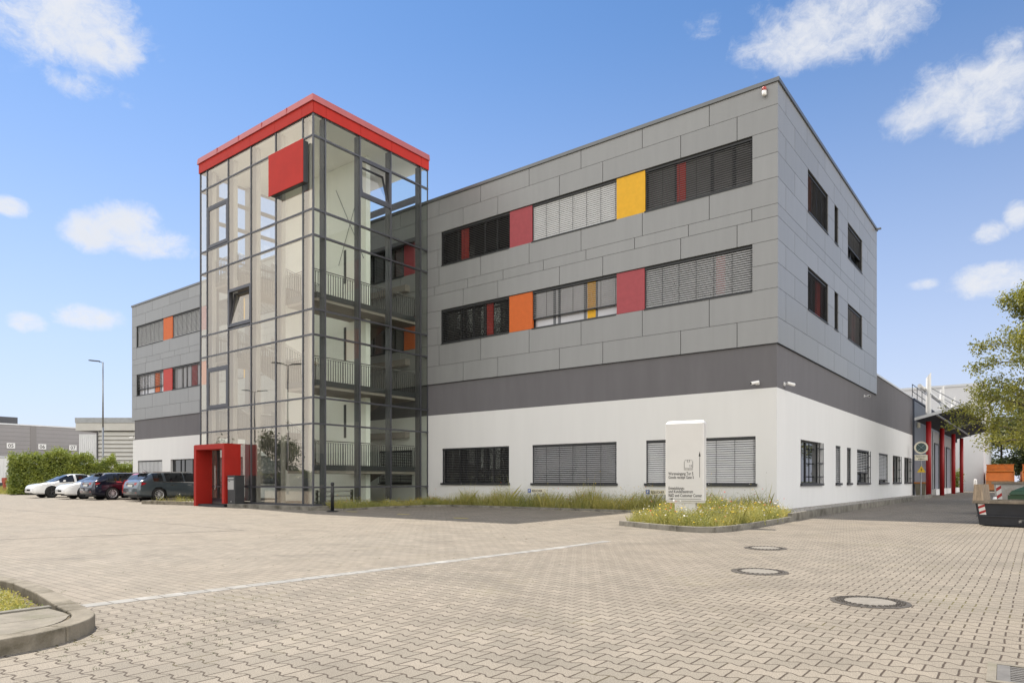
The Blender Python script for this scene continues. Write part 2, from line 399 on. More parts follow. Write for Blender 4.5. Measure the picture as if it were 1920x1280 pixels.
# fair-weather clouds: (azimuth, elevation, half width, half height, density), all in radians round the horizon
CLOUDS = [(-1.249, .519, .082, .039, 1), (-1.196, .503, .035, .023, 1), (-1.227, .456, .04, .016, .2), (-1.175, .452, .02, .013, -.1), (-1.299, .313, .018, .01, 1), (-1.219, .301, .026, .018, 1), (-1.175, .32, .036, .02, 1), (-1.148, .302, .046, .018, .9), (-1.219, .2, .033, .013, 1), (-1.28, .187, .017, .01, 1), (-.215, .545, .096, .036, 1), (-.294, .539, .055, .021, .8), (-.267, .52, .033, .016, .7), (-.393, .567, .045, .022, -.1), (-.062, .442, .062, .032, 1), (-.047, .419, .045, .024, 1), (-.129, .429, .035, .022, .75), (-.034, .478, .026, .016, .6), (-.049, .289, .017, .011, 1), (-.022, .303, .012, .014, 1), (-.047, .236, .039, .017, 1), (-.118, .242, .02, .007, .6),
          (.75, .5, .2, .07, 1)]
wv = nt.node('ShaderNodeVectorMath', operation='MULTIPLY_ADD'); nt.l.new(nt.noise(tc, 24, 4, .55, 1), wv.inputs[0]); wv.inputs[1].default_value = (.05, .05, .04); nt.l.new(nt.scalevec(tc, (1, 1, 1.35)), wv.inputs[2])
n1 = nt.noise(wv.outputs[0], 12, 9, .62); n2 = nt.noise(wv.outputs[0], 42, 8, .68)
nz = nt.m('ADD', nt.m('MULTIPLY', nt.m('SUBTRACT', n1, .5), 3.4), nt.m('MULTIPLY', nt.m('SUBTRACT', n2, .5), 2.6))
acc = None
for a, e, ra, re, k in CLOUDS:
    dx = nt.m('DIVIDE', nt.m('SUBTRACT', az, a), ra * 1.25); dy = nt.m('DIVIDE', nt.m('SUBTRACT', el, e), re * 1.3)
    q = nt.m('MULTIPLY', nt.m('SUBTRACT', 1, nt.m('ADD', nt.m('MULTIPLY', dx, dx), nt.m('MULTIPLY', dy, dy))), 1.0)
    q = nt.m('ADD', q, (k - 1) * .75)
    acc = q if acc is None else nt.m('SMOOTH_MAX', acc, q, .25)
dens = nt.m('ADD', nt.m('MINIMUM', acc, .85), nt.m('MULTIPLY', nz, .62))
mask = nt.node('ShaderNodeMapRange', interpolation_type='SMOOTHSTEP'); nt.l.new(dens, mask.inputs[0]); mask.inputs[1].default_value = -.15; mask.inputs[2].default_value = 1.3
thin = nt.m('MULTIPLY', mask.outputs[0], .93)
shade = nt.ramp(nt.m('ADD', dens, nt.m('MULTIPLY', nt.m('SUBTRACT', n1, .5), 1.5)), (.2, 1.7))
bgc = nt.node('ShaderNodeBackground'); nt.l.new(nt.mix(shade, (.98, .985, 1), (.86, .885, .94)), bgc.inputs[0]); bgc.inputs[1].default_value = .66
ms = nt.node('ShaderNodeMixShader'); nt.l.new(thin, ms.inputs[0]); nt.l.new(bgs.outputs[0], ms.inputs[1]); nt.l.new(bgc.outputs[0], ms.inputs[2])
# unseen cloud bank behind the camera, added broad and bright to fill the facades
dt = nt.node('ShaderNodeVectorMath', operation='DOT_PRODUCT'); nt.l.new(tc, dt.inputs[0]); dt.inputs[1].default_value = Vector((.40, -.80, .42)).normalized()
fill_bank = nt.node('ShaderNodeMapRange', interpolation_type='SMOOTHSTEP'); nt.l.new(nt.m('MULTIPLY_ADD', nz, .06, dt.outputs['Value']), fill_bank.inputs[0]); fill_bank.inputs[1].default_value = -.36; fill_bank.inputs[2].default_value = .36
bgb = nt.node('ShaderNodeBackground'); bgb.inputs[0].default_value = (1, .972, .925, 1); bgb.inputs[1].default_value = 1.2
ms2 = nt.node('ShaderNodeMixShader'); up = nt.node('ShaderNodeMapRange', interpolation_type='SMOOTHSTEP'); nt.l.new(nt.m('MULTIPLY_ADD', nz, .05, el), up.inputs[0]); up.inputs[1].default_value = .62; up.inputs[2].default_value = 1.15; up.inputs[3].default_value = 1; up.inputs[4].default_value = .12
nt.l.new(nt.m('MULTIPLY', nt.m('MULTIPLY', fill_bank.outputs[0], .95), up.outputs[0]), ms2.inputs[0]); nt.l.new(ms.outputs[0], ms2.inputs[1]); nt.l.new(bgb.outputs[0], ms2.inputs[2])
# bright sky lobe added outside the view to lift the side facade
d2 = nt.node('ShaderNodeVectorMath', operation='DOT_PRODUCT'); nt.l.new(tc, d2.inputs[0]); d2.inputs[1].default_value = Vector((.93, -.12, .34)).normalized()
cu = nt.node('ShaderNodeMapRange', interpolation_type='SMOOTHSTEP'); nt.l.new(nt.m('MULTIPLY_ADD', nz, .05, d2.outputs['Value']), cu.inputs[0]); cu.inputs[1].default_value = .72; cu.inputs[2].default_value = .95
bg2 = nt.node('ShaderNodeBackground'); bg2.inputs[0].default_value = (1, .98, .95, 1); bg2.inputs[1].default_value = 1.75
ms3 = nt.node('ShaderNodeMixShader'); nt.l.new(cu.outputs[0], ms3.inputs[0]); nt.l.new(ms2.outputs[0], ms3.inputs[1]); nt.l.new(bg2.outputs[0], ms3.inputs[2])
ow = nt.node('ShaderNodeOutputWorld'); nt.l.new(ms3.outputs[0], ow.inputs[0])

scene.view_settings.view_transform = 'Standard'; scene.view_settings.look = 'None'; scene.view_settings.gamma = 1; scene.view_settings.exposure = .5
scene.cycles.max_bounces = 10; scene.cycles.transparent_max_bounces = 32; scene.cycles.diffuse_bounces = 4; scene.cycles.glossy_bounces = 4
scene.cycles.use_denoising = True
scene.cycles.sample_clamp_indirect = 8

# ------------------------------------------------------------------ ground
g = MB()
xs = (-900, 900); ys = [-900, -13, -.5, 900]
for i in range(3):
    g.face([(-900, ys[i], gz(ys[i])), (900, ys[i], gz(ys[i])), (900, ys[i + 1], gz(ys[i + 1])), (-900, ys[i + 1], gz(ys[i + 1]))])
structure(g.build('ground', M['paving']))

# white row of pavers between the two kinds of paving, laid paver by paver
g = MB()
d = Vector((.48, 8.7, 0)).normalized(); nrm = Vector((d.y, -d.x, 0)); p0 = Vector((-.28, -20.42, 0))
t = 0
while t < 8.9:
    L_ = .24; a = p0 + d * (t + .006); b = p0 + d * (t + L_ - .006); a2 = a - nrm * .19; b2 = b - nrm * .19
    pts = [a, b, b2, a2]
    g.solid([(p.x, p.y, gz(p.y) - .02) for p in pts][::-1], [(p.x, p.y, gz(p.y) + .004) for p in pts][::-1]); t += L_
tag(structure(g.build('white_paver_line', M['line'])))
def strip(name, pts, wd, m, dz=.004, L_=.3):
    g = MB()
    for (p, q) in zip(pts[:-1], pts[1:]):
        p, q = Vector(p), Vector(q); dd = (q - p); n = max(1, int(dd.length / L_)); s_ = Vector((-dd.y, dd.x)).normalized() * wd / 2
        for k in range(n):
            a = p + dd * (k / n + .01 / n); b = p + dd * ((k + 1) / n - .01 / n)
            g.face([(v.x, v.y, gz(v.y) + dz) for v in (a - s_, b - s_, b + s_, a + s_)])
    return structure(g.build(name, m))
strip('drain_gutter', [(-10.2, -19.2), (-8.4, -14.0)], .06, M['gutter'])
strip('drain_gutter', [(-40, -13.2), (-27.6, -13.35), (-8.5, -13.96)], .07, M['gutter'])
for (x, y) in ((-10.4, -6.9), (-7.3, -7.4), (-13.4, -6.7)):
    g = MB(); g.face([(x - .3, y - .05, gz(y) + .004), (x + .3, y - .05, gz(y) + .004), (x + .3, y + .05, gz(y) + .005), (x - .3, y + .05, gz(y) + .005)])
    structure(g.build('road_marking', M['yellow_mark']))

# ------------------------------------------------------------------ office building
def TF(s, d, z): return (s, -d, z)        # front facade, faces -y
def TS(s, d, z): return (d, s, z)         # side facade, faces +x
def fbox(mb, T, s0, s1, d0, d1, z0, z1, m=0):
    a, b = T(s0, d0, z0), T(s1, d1, z1); mb.box(a[0], b[0], a[1], b[1], a[2], b[2], m)
def wall_holes(mb, T, s0, s1, z0, z1, holes, d=0., depth=.22, m=0):
    S = sorted({s0, s1} | {h[0] for h in holes} | {h[1] for h in holes}); Zs = sorted({z0, z1} | {h[2] for h in holes} | {h[3] for h in holes})
    S = [s for s in S if s0 <= s <= s1]; Zs = [z for z in Zs if z0 <= z <= z1]
    for i in range(len(S) - 1):
        for j in range(len(Zs) - 1):
            cs, cz = (S[i] + S[i + 1]) / 2, (Zs[j] + Zs[j + 1]) / 2
            if any(h[0] < cs < h[1] and h[2] < cz < h[3] for h in holes): continue
            fbox(mb, T, S[i], S[i + 1], d - depth, d, Zs[j], Zs[j + 1], m)

BLD = thing('office_building', 'three storey office block with grey panel cladding, white ground floor and coloured window bands', 'building')
XL = -47.45
# window list: facade, s0, s1, z0, z1, settings
W = []
def win(T, s0, s1, z0, z1, **k): W.append((T, s0, s1, z0, z1, k))
U0, U1, V0, V1, G0, G1 = 7.57, 9.12, 11.2, 12.75, 1.06, 2.70
F_BAND_UP = [('w', -4.77, -.79, dict(tilt=24, slat='slatg', pane='roomgrey', muls=(.29, .63, .83), strip=(.30, .385, 'p_scarlet'))), ('p', -5.97, -4.77, 'p_yellow'), ('w', -9.98, -5.97, dict(tilt=68, slat='slat')), ('p', -11.17, -9.98, 'p_red'),
             ('w', -15.18, -11.17, dict(tilt=3, slat='slatd', muls=(.22, .62, .8), strip=(.27, .38, 'p_scarlet'))), ]
F_BAND_MID = [('w', -4.79, -.79, dict(tilt=48, slat='slatm', strip=(.67, .75, 'p_scarlet'), muls=(.3, .6))), ('p', -5.97, -4.79, 'p_red'), ('w', -9.96, -5.97, dict(tilt=24, lift=.36, muls=(.25, .31, .62, .75), strip=(.65, .745, 'p_yellow'), pane='pale_reflection')), ('p', -11.2, -9.96, 'p_orange'),
              ('w', -15.2, -11.2, dict(tilt=3, slat='slatd', muls=(.27, .45, .62), strip=(.655, .745, 'p_scarlet')))]
L_BAND_UP = [('w', -46.72, -42.57, dict(tilt=50)), ('p', -42.57, -41.22, 'p_orange'), ('w', -41.22, -37.3, dict(tilt=50)), ('p', -37.3, -36.1, 'p_red'), ('w', -36.1, -32.1, dict(tilt=30)), ('p', -32.1, -30.9, 'p_yellow'), ('w', -30.9, -26.9, dict(tilt=40)), ('p', -26.9, -25.5, 'p_orange')]
L_BAND_MID = [('w', -46.72, -42.57, dict(tilt=3, lift=.42, muls=(.2, .32, .6, .82), strip=(.62, .78, 'p_orange'), pane='pale_reflection', sl=9)), ('p', -42.57, -41.28, 'p_scarlet'), ('w', -41.28, -37.3, dict(tilt=8, muls=(.3, .45, .62), strip=(.62, .8, 'p_red'), pane='pale_reflection')), ('p', -37.3, -36.1, 'p_orange'), ('w', -36.1, -32.1, dict(tilt=20, pane='pale_reflection')), ('p', -32.1, -30.9, 'p_yellow'), ('w', -30.9, -26.9, dict(tilt=10, pane='pale_reflection')), ('p', -26.9, -25.5, 'p_red')]
PANELS = []
for band, z0, z1 in ((F_BAND_UP, V0, V1), (F_BAND_MID, U0, U1), (L_BAND_UP, V0, V1), (L_BAND_MID, U0, U1)):
    for k, a, b, q in band:
        if k == 'w': win(TF, a, b, z0, z1, **q)
        else: PANELS.append((TF, a, b, z0, z1, q))
# openings behind the stair tower
PANELS.append((TF, -17.75, -16.62, U0, U1, 'p_orange')); PANELS.append((TF, -17.75, -16.62, V0, V1, 'p_red'))
for z0 in (7.57, 11.2): win(TF, -21.8, -17.75, z0, z0 + 1.55, tilt=8, muls=(.2, .4, .6, .8), pane='pale_reflection', slat='slatd')
win(TF, -23.2, -20.8, .2, 2.7, blind=False, muls=(.5,))
win(TF, -19.6, -17.2, G0, G1, tilt=30)
for a, b, q in ((-15.18, -11.21, dict(tilt=4, slat='slatd', muls=(.25, .5, .75))), (-9.97, -5.97, dict(tilt=38, muls=(.5,))), (-4.73, -.69, dict(tilt=48, muls=(.5,), slat='slat')),
                (-46.62, -42.77, dict(tilt=55, slat='slat')), (-41.5, -37.5, dict(blind=False, muls=(.28, .42, .7))), (-36.2, -32.2, dict(tilt=30)), (-30.9, -26.9, dict(tilt=20))):
    win(TF, a, b, G0, G1, guide_sill=True, **{'slat': 'slatg', **q})
for a, b, q in ((2.82, 5.86, dict(blind=False, bars=True, muls=(.2, .42), pane='winglass')), (8.15, 9.05, dict(tilt=30, narrow=True)), (10.26, 11.12, dict(tilt=12, narrow=True)), (12.38, 15.29, dict(tilt=32, lift=.5, bars=True, muls=(.3, .6))), (17.88, 20.62, dict(tilt=50, slat='slat', lift=.16)), (22.21, 24.89, dict(blind=False, bars=True, muls=(.3, .6))), (26.45, 29.25, dict(blind=False, bars=True, muls=(.3, .6)))):
    win(TS, a, b, G0, G1, guide_sill=True, **q)
for z0, z1, q1, q2 in ((V0, V1, dict(tilt=14, strip=(.12, .34, 'p_orange'), muls=(.4, .7)), dict(tilt=34, lift=.6, strip=(0.02, .16, 'p_scarlet'))), (U0, U1, dict(tilt=20, strip=(.62, .86, 'p_scarlet'), muls=(.3, .6)), dict(tilt=6, strip=(.55, .7, 'p_red')))):
    win(TS, 3.6, 6.62, z0, z1, slat='slatd', **q1); win(TS, 7.72, 8.36, z0, z1, blind=False, narrow=True); win(TS, 10.2, 13.28, z0, z1, slat='slatg', **q2)

def holes_of(T, extra=True):
    h = [(a, b, z0, z1) for (t_, a, b, z0, z1, k) in W if t_ is T]
    if extra: h += [(a, b, z0, z1) for (t_, a, b, z0, z1, k) in PANELS if t_ is T]
    return h
# rendered walls: white ground floor and dark band (front and side)
wf = MB(); wall_holes(wf, TF, XL, 0, .18, 4.28, [h for h in holes_of(TF) if h[3] < 4], 0., .3)
wall_holes(wf, TS, .3, 29.9, .16, 4.28, [h for h in holes_of(TS) if h[3] < 4], 0., .3)
wf.box(XL, -.3, 29.6, 29.9, .16, 4.28); wf.box(XL, XL + .3, .3, 29.6, .16, 4.28)
wf.build('white_wall', M['white_render'], BLD)
db = MB(); fbox(db, TF, XL + .3, 0, -.3, -.004, 4.28, 5.72); fbox(db, TS, .3, 29.9, -.3, -.004, 4.28, 6.76)
db.box(XL + .3, -.3, 29.6, 29.896, 4.28, 6.76); db.box(XL + .004, XL + .3, .3, 29.6, 4.28, 6.76)
db.build('dark_wall_band', M['dark_render'], BLD)
ba = MB(); fbox(ba, TF, XL, .3, -.3, -.04, -.1, .16); fbox(ba, TS, .3, 29.9, -.3, -.03, -.1, .14); ba.build('plinth', M['sheet_dark'], BLD)
rf = MB(); rf.box(XL + .3, -.3, 17.0, 29.6, 6.5, 6.6); rf.build('roof', M['roof'], BLD)
rf = MB(); rf.box(XL + .06, .0, .06, 16.95, 14.0, 14.1); rf.build('roof', M['roof'], BLD)
lc = MB(); fbox(lc, TS, 17.0, 29.95, -.35, .05, 6.76, 6.86); lc.build('parapet_coping', M['sheet_pale'], BLD)

# dark backing behind the cladding
ROWS = [5.73, 6.57, 7.55, 8.36, 9.135, 9.89, 10.31, 11.18, 11.99, 12.765, 13.57, 14.31]
bk = MB(); hf = [h for h in holes_of(TF) if h[3] > 5]; hs = [h for h in holes_of(TS) if h[3] > 5]
wall_holes(bk, TF, XL, 0, 5.76, 14.3, hf, 0., .26); wall_holes(bk, TS, .26, 17.0, 5.76, 14.3, hs, 0., .26)
bk.box(XL, -.26, 16.74, 17, 5.76, 14.3); bk.box(XL, XL + .26, .26, 16.74, 5.76, 14.3)
bk.build('cladding_backing', M['cladback'], BLD)
sf = MB(); sf.box(XL - .02, .06, -.06, -.006, 5.725, 5.74); sf.box(.006, .06, .0, 17.0, 5.725, 5.74); sf.build('drip_edge', M['frame'], BLD)

A_ = [-2.28, -4.86, -7.54, -10.1, -12.77, -15.33]; B_ = [-1.3, -3.34, -6.55, -8.57, -11.79, -13.82]; C_ = [-.8, -3.05, -5.18, -7.31, -9.37, -11.5, -13.54, -15.65]
A_ = A_ + [-15.33 - 2.62 * k for k in range(1, 13)]; B_ = B_ + [-13.82 - 2.62 * k for k in range(1, 13)]; C_ = C_ + [-15.65 - 2.1 * k for k in range(1, 16)]
SA = [.84, 3.47, 6.12, 8.81, 11.53, 13.89, 16.2]; SB = [1.9, 5.04, 7.64, 10.2, 12.7, 15.2]
rowj = ['B', 'A', 'J', 'J2', 'B', 'C', 'A', 'J', 'J2', 'B', 'A']
def cladding(T, s0, s1, sets, holes):
    mb = MB(); gap = .011
    for i in range(len(ROWS) - 1):
        z0, z1 = ROWS[i], ROWS[i + 1]; js = sets[rowj[i]]
        cuts = sorted({s0, s1} | {j for j in js if s0 < j < s1} | {q for h in holes for q in h[:2] if h[2] - .1 < (z0 + z1) / 2 < h[3] + .1 and s0 < q < s1})
        for a, b in zip(cuts[:-1], cuts[1:]):
            cs, cz = (a + b) / 2, (z0 + z1) / 2
            if any(h[0] < cs < h[1] and h[2] < cz < h[3] for h in holes): continue
            if b - a < .03: continue
            fbox(mb, T, a + gap * (a > s0), b - gap * (b < s1), .012, .05, z0 + gap, z1 - gap * .2)
    return mb
cl = cladding(TF, XL - .05, .05, dict(A=A_, B=B_, C=C_, J=[-46.8, -15.4], J2=[-46.8]), hf)
cl2 = cladding(TS, -.012, 17.0, dict(A=SA, B=SB, C=SA[1:], J=[1.9, 9.2], J2=[.84, 14.6]), hs)
cl.build('cladding', M['clad'], BLD); cl2.build('cladding', M['clad'], BLD)
cp = MB(); fbox(cp, TF, XL - .1, .1, -.3, .1, 14.31, 14.44); fbox(cp, TS, .3, 17.05, -.3, .1, 14.31, 14.44)
cp.box(XL - .1, -.3, 16.65, 17.05, 14.31, 14.44); cp.box(XL - .1, XL + .3, .3, 16.65, 14.31, 14.44)
cp.build('parapet_coping', M['coping'], BLD)
PN = {'p_red': 'raspberry red infill panel', 'p_orange': 'bright orange infill panel', 'p_yellow': 'sunny yellow infill panel', 'p_scarlet': 'scarlet red infill panel'}
for T, a, b, z0, z1, q in PANELS:
    mb = MB(); fbox(mb, T, a + .004, b - .004, -.1, .0, z0 - .01, z1 + .0)
    o = mb.build('infill_panel', M[q], BLD); o['label'] = PN[q]

def make_window(T, s0, s1, z0, z1, tilt=30, muls=(.5,), blind=True, lift=0., slat=None, strip=None, pane='winglass', bars=False, narrow=False, guide_sill=False, sl=99):
    wd = s1 - s0; fd = -.16; fw = .06
    f = MB(); e = .002
    fbox(f, T, s0 + e, s1 - e, fd - .07, fd, z1 - fw, z1 - e); fbox(f, T, s0 + e, s1 - e, fd - .07, fd, z0 + e, z0 + fw + .02)
    for a, b in ((s0 + e, s0 + fw), (s1 - fw, s1 - e)): fbox(f, T, a, b, fd - .07, fd, z0 + fw + .02, z1 - fw)
    if not narrow:
        for q in muls: fbox(f, T, s0 + wd * q - .05, s0 + wd * q + .05, fd - .07, fd + .003, z0 + fw + .02, z1 - fw)
    fr = f.build('window', M['framel'] if pane == 'pale_reflection' and lift else M['frame'], BLD)
    p = MB(); fbox(p, T, s0 + fw, s1 - fw, fd - .05, fd - .03, z0 + fw, z1 - fw); p.build('pane', M[pane], fr)
    if strip:
        q = MB(); fbox(q, T, s0 + wd * strip[0], s0 + wd * strip[1], fd - .028, fd + .006, z0 + fw + .02, z1 - fw); q.build('infill_strip', M[strip[2]], fr)
    s_ = MB(); ov = .05 if guide_sill else 0
    fbox(s_, T, s0 - ov, s1 + ov, -.15, .075, z0 - .045, z0 - .002 + (.05 if guide_sill else 0)); s_.build('sill', M['frame'], fr)
    if blind:
        b = MB(); top = z1 - .075; zb = z0 + .07 + lift; pitch = .078; n = min(sl, int((top - zb) / pitch)); hw = .042
        if sl < 90: pitch = (top - zb) / n
        ct, st = math.cos(R(tilt)) * hw, math.sin(R(tilt)) * hw
        for k in range(n):
            zc = zb + pitch * (k + .5); dc = -.07; th = .0035
            # outer edge lower; slightly crowned slat
            prof = [(dc + ct, zc - st), (dc, zc + .006), (dc - ct, zc + st)]
            sec = prof + [(q[0], q[1] - th) for q in reversed(prof)]
            b.solid([T(s0 + .025, d_, z_) for d_, z_ in sec], [T(s1 - .025, d_, z_) for d_, z_ in sec], 0)
        fbox(b, T, s0 + .02, s1 - .02, -.11, -.03, zb - .055, zb - .01, 1)                # bottom rail
        fbox(b, T, s0 + .004, s1 - .004, -.13, -.02, top, z1 - .004, 1)                   # head box
        nc = max(2, int(wd / .62))
        for k in range(nc + 1):
            sc = s0 + .06 + (wd - .12) * k / nc; fbox(b, T, sc - .006, sc + .006, -.025, -.018, zb, top, 1)
        for sc in (s0 + .004, s1 - .022): fbox(b, T, sc, sc + .018, -.1, -.04, zb - .05, top, 1)
        fix_normals(b.build('blind', [M[slat or 'slat'], M['frame']], fr))
    if bars:
        g_ = MB(); dd = .09
        for sc in (s0 + wd * .95, s0 + wd * .76):
            fbox(g_, T, sc - .022, sc + .022, dd - .03, dd, z0 + .05, z1 - .02)
        for zc in (z0 + .3, (z0 + z1) / 2, z1 - .25):
            fbox(g_, T, s0 + wd * .70, s1 - .05, dd - .026, dd - .004, zc - .02, zc + .02); fbox(g_, T, s1 - .09, s1 - .06, -.1, dd - .03, zc - .02, zc + .02)
        g_.build('guard_rail', M['frame'], fr)
for T, a, b, z0, z1, k in W: make_window(T, a, b, z0, z1, **k)

# things fixed to the office building
def camera_fixture(label, base, look, m_body='white'):
    t = thing('security_camera', label, 'camera', base, 0, 'security cameras on the office walls')
    b = MB(); l = Vector(look).normalized(); n_ = Vector(look[3] if len(look) > 3 else (0, 0, 0))
    return t, l
def sec_cam(label, loc, out, aim):
    t = thing('security_camera', label, 'camera', loc, 0, 'security cameras on the office walls')
    out = Vector(out); aim = Vector(aim).normalized()
    b = MB(); b.bar((0, 0, 0), out * .03, .12); b.bar(out * .03, out * .17 + Vector((0, 0, -.03)), .04); b.build('bracket', M['white'], t)
    p = out * .19; b = MB(); b.tube(p - aim * .1, p + aim * .18, .05, .055, 10); b.build('housing', M['white'], t)
    b = MB(); b.tube(p + aim * .178, p + aim * .19, .04, .04, 10); b.build('lens', M['black'], t)
sec_cam('white camera on the dark band of the front wall beside the corner', (-.62, 0, 4.47), (0, -1, 0), (-.8, -.9, -.25))
sec_cam('white camera round the corner, on the side wall near the front edge', (0, .8, 4.47), (1, 0, 0), (.6, .8, -.2))
sec_cam('small white camera under the far end of the side cladding', (0, 14.0, 5.36), (1, 0, 0), (.4, -.9, -.2))
sec_cam('tiny white camera on the dark band at the far left building corner', (-47.15, 0, 4.47), (0, -1, 0), (-.8, -.6, -.25))

t = thing('alarm_beacon', 'red and white alarm beacon under the roof corner of the grey cladding', 'beacon', (-.36, -.05, 14.05), scale=.72)
b = MB(); b.lathe([(0, 0), (.085, .01), (.1, .05), (.1, .22), (0, .22)], (0, -.13, -.17), 16); b.build('base', M['white'], t, True)
b = MB(); b.lathe([(0, 0), (.1, 0), (.1, .13), (.08, .17), (0, .18)], (0, -.13, .05), 16); b.build('lamp_cap', mat('beacon_red', (.45, .06, .05), .3), t, True)
b = MB(); b.box(-.03, .03, -.05, 0, -.1, .05); b.build('bracket', M['white'], t)
t = thing('wall_spike', 'small grey lamp stub on the far roof edge of the side wall', 'fixture', (.1, 16.6, 14.3))
b = MB(); b.box(0, .22, -.05, .05, -.05, .03); b.build('arm', M['coping'], t)

# ------------------------------------------------------------------ glass stair tower
TW = thing('stair_tower', 'glazed stair tower with red roof band on the front of the office block', 'tower')
TX0, TX1, TY = -24.95, -16.1, -6.45
BX = [TX0, -24.33, -22.45, -20.57, -18.68, -16.77, TX1]; BY = [TY, -5.88, -4.10, -2.35, -.50, 0]
TZ = [.24, .94, 3.5, 4.55, 7.07, 8.09, 11.06, 12.09, 15.03, 15.92]
fr = MB(); dep = .2
def TT(s, d, z): return (s, TY - d, z)      # tower front
def TR(s, d, z): return (TX1 + d, s, z)     # tower right side
def TL(s, d, z): return (TX0 - d, s, z)
for T, cuts in ((TT, BX), (TR, BY), (TL, BY)):
    for i, s in enumerate(cuts):
        edge = i in (0, len(cuts) - 1)
        if edge: continue
        fbox(fr, T, s - .032, s + .032, -dep, .035, TZ[0] - .1, TZ[-1])
    for z in TZ:
        fbox(fr, T, cuts[0] + (.034 if T is not TT else 0), cuts[-1], -.1, .028, z - .033, z + .033)
# slim corner posts
fr.box(TX1 - .03, TX1 + .034, TY - .034, TY + .03, TZ[0] - .1, TZ[-1]); fr.box(TX0 - .034, TX0 + .03, TY - .034, TY + .03, TZ[0] - .1, TZ[-1])
fr.box(TX1 - .02, TX1 + .02, -.06, -.012, TZ[0], TZ[-1]); fr.box(TX0 - .02, TX0 + .02, -.06, -.012, TZ[0], TZ[-1])
fr.build('curtain_wall_frame', M['mull'], TW)
# inner steel columns and bracing beams
cm = MB()
for y in BY[1:-1]:
    cm.box(TX1 - .30, TX1 - .09, y - .05, y + .05, .2, 15.9)
    cm.box(TX0 + .24, TX0 + .46, y - .1, y + .1, .2, 15.9)
cl_ = MB()
for x in BX[1:-1]: cl_.box(x - .09, x + .09, TY + .24, TY + .40, .2, 15.9)
cl_.build('inner_column', mat('column_reflection_tone', (.42, .40, .37), .6, 0, .02, 1), TW)  # lighter tone stands in for glass reflections seen over the columns
for z in (11.06, 13.2, 14.4): cm.box(TX0 + .25, TX0 + .4, TY + .45, -.05, z + .38, z + .53)
cm.box(TX0 + .5, TX1 - .5, -.32, -.14, 14.5, 14.75); cm.box(TX0 + .5, TX1 - .5, -.32, -.14, 12.6, 12.8)
cm.build('column_frame', M['mull'], TW)
OPEN_F = [(2, 8.18, 9.85), ]            # tilted open on the front: bay, z0, z1
SHUT_F = [(1, 12.15, 14.06), (1, 4.6, 6.45)]
OPEN_R = [(2, 13.42, 14.98)]
def pane(T, s0, s1, z0, z1, off=0):
    p = MB(); fbox(p, T, s0 + .034, s1 - .034, -.005 + off, .005 + off, z0 + .034, z1 - .034); return p.build('pane', M['tglass3' if T is TR else 'tglass'], TW)
def casement(T, s0, s1, z0, z1, tiltdeg=0, inward=True, hinge='bottom', label=None):
    f = MB(); k = .075
    a, b = s0 + .034, s1 - .034
    for (x0, x1, y0, y1) in ((a, a + k, z0, z1), (b - k, b, z0, z1), (a + k, b - k, z0, z0 + k), (a + k, b - k, z1 - k, z1)): fbox(f, T, x0, x1, -.08, .04, y0, y1)
    fo = f.build('casement', M['mull'], TW)
    if label: fo['label'] = label
    a += k + .006; b -= k + .006; z0 += k + .006; z1 -= k + .006
    sash = MB(); gl = MB(); kk = .07
    for (x0, x1, y0, y1) in ((a, a + kk, z0, z1), (b - kk, b, z0, z1), (a + kk, b - kk, z0, z0 + kk), (a + kk, b - kk, z1 - kk, z1)): fbox(sash, T, x0, x1, -.04, .03, y0, y1)
    fbox(gl, T, a + kk, b - kk, -.006, .006, z0 + kk, z1 - kk)
    def tip(mb):
        if not tiltdeg: return
        th = R(tiltdeg) * (-1 if inward else 1); zh = z0 if hinge == 'bottom' else z1
        piv = Vector(T((a + b) / 2, 0, zh)); along = Vector(T(1, 0, 0)) - Vector(T(0, 0, 0)); outv = (Vector(T(0, 1, 0)) - Vector(T(0, 0, 0)))
        ax = outv.cross(Vector((0, 0, 1)))
        rot = Matrix.Rotation(th * (-1 if hinge == 'bottom' else 1), 4, ax)
        mb.v = [tuple(piv + rot @ (Vector(p) - piv)) for p in mb.v]
    tip(sash); tip(gl)
    so_ = sash.build('sash', M['mull'], fo); gl.build('sash_glass', M['tglass'], fo)
def rails_h(T, s0, s1, z): f = MB(); fbox(f, T, s0 + .034, s1 - .034, -.08, .027, z - .03, z + .03); f.build('transom', M['mull'], TW)
for T, cuts, opens, shuts in ((TT, BX, OPEN_F, SHUT_F), (TR, BY, OPEN_R, [])):
    for i in range(len(cuts) - 1):
        for j in range(len(TZ) - 1):
            z0, z1 = TZ[j], TZ[j + 1]; s0, s1 = cuts[i], cuts[i + 1]
            if T is TT and j < 2 and i in (1,): continue        # doorway behind the red portal
            hit = [(q, 1) for q in opens if q[0] == i and z0 - .1 < q[1] < z1] + [(q, 0) for q in shuts if q[0] == i and z0 - .1 < q[1] < z1]
            if hit:
                (bay, c0, c1), op = hit[0]
                if op and T is TT: casement(T, s0, s1, c0, c1, 9, True, 'bottom', 'top hung sash tilted inwards')
                elif op: casement(T, s0, s1, c0, c1, 16, True, 'bottom', 'sash tilted wide inwards at the top')
                else: casement(T, s0, s1, c0, c1, 0, label='closed opening sash')
                if c1 + .2 < z1: rails_h(T, s0, s1, c1 + .03); pane(T, s0, s1, c1 + .03, z1)
                if c0 - .3 > z0: rails_h(T, s0, s1, c0 - .03); pane(T, s0, s1, z0, c0 - .03)
            else: pane(T, s0, s1, z0, z1)
sg = MB()
for i in range(len(BY) - 1):
    for j in range(len(TZ) - 1): fbox(sg, TL, BY[i] + .034, BY[i + 1] - .034, -.005, .005, TZ[j] + .034, TZ[j + 1] - .034)
tag(sg.build('side_glazing', M['tglass2'], TW), kind='stuff')
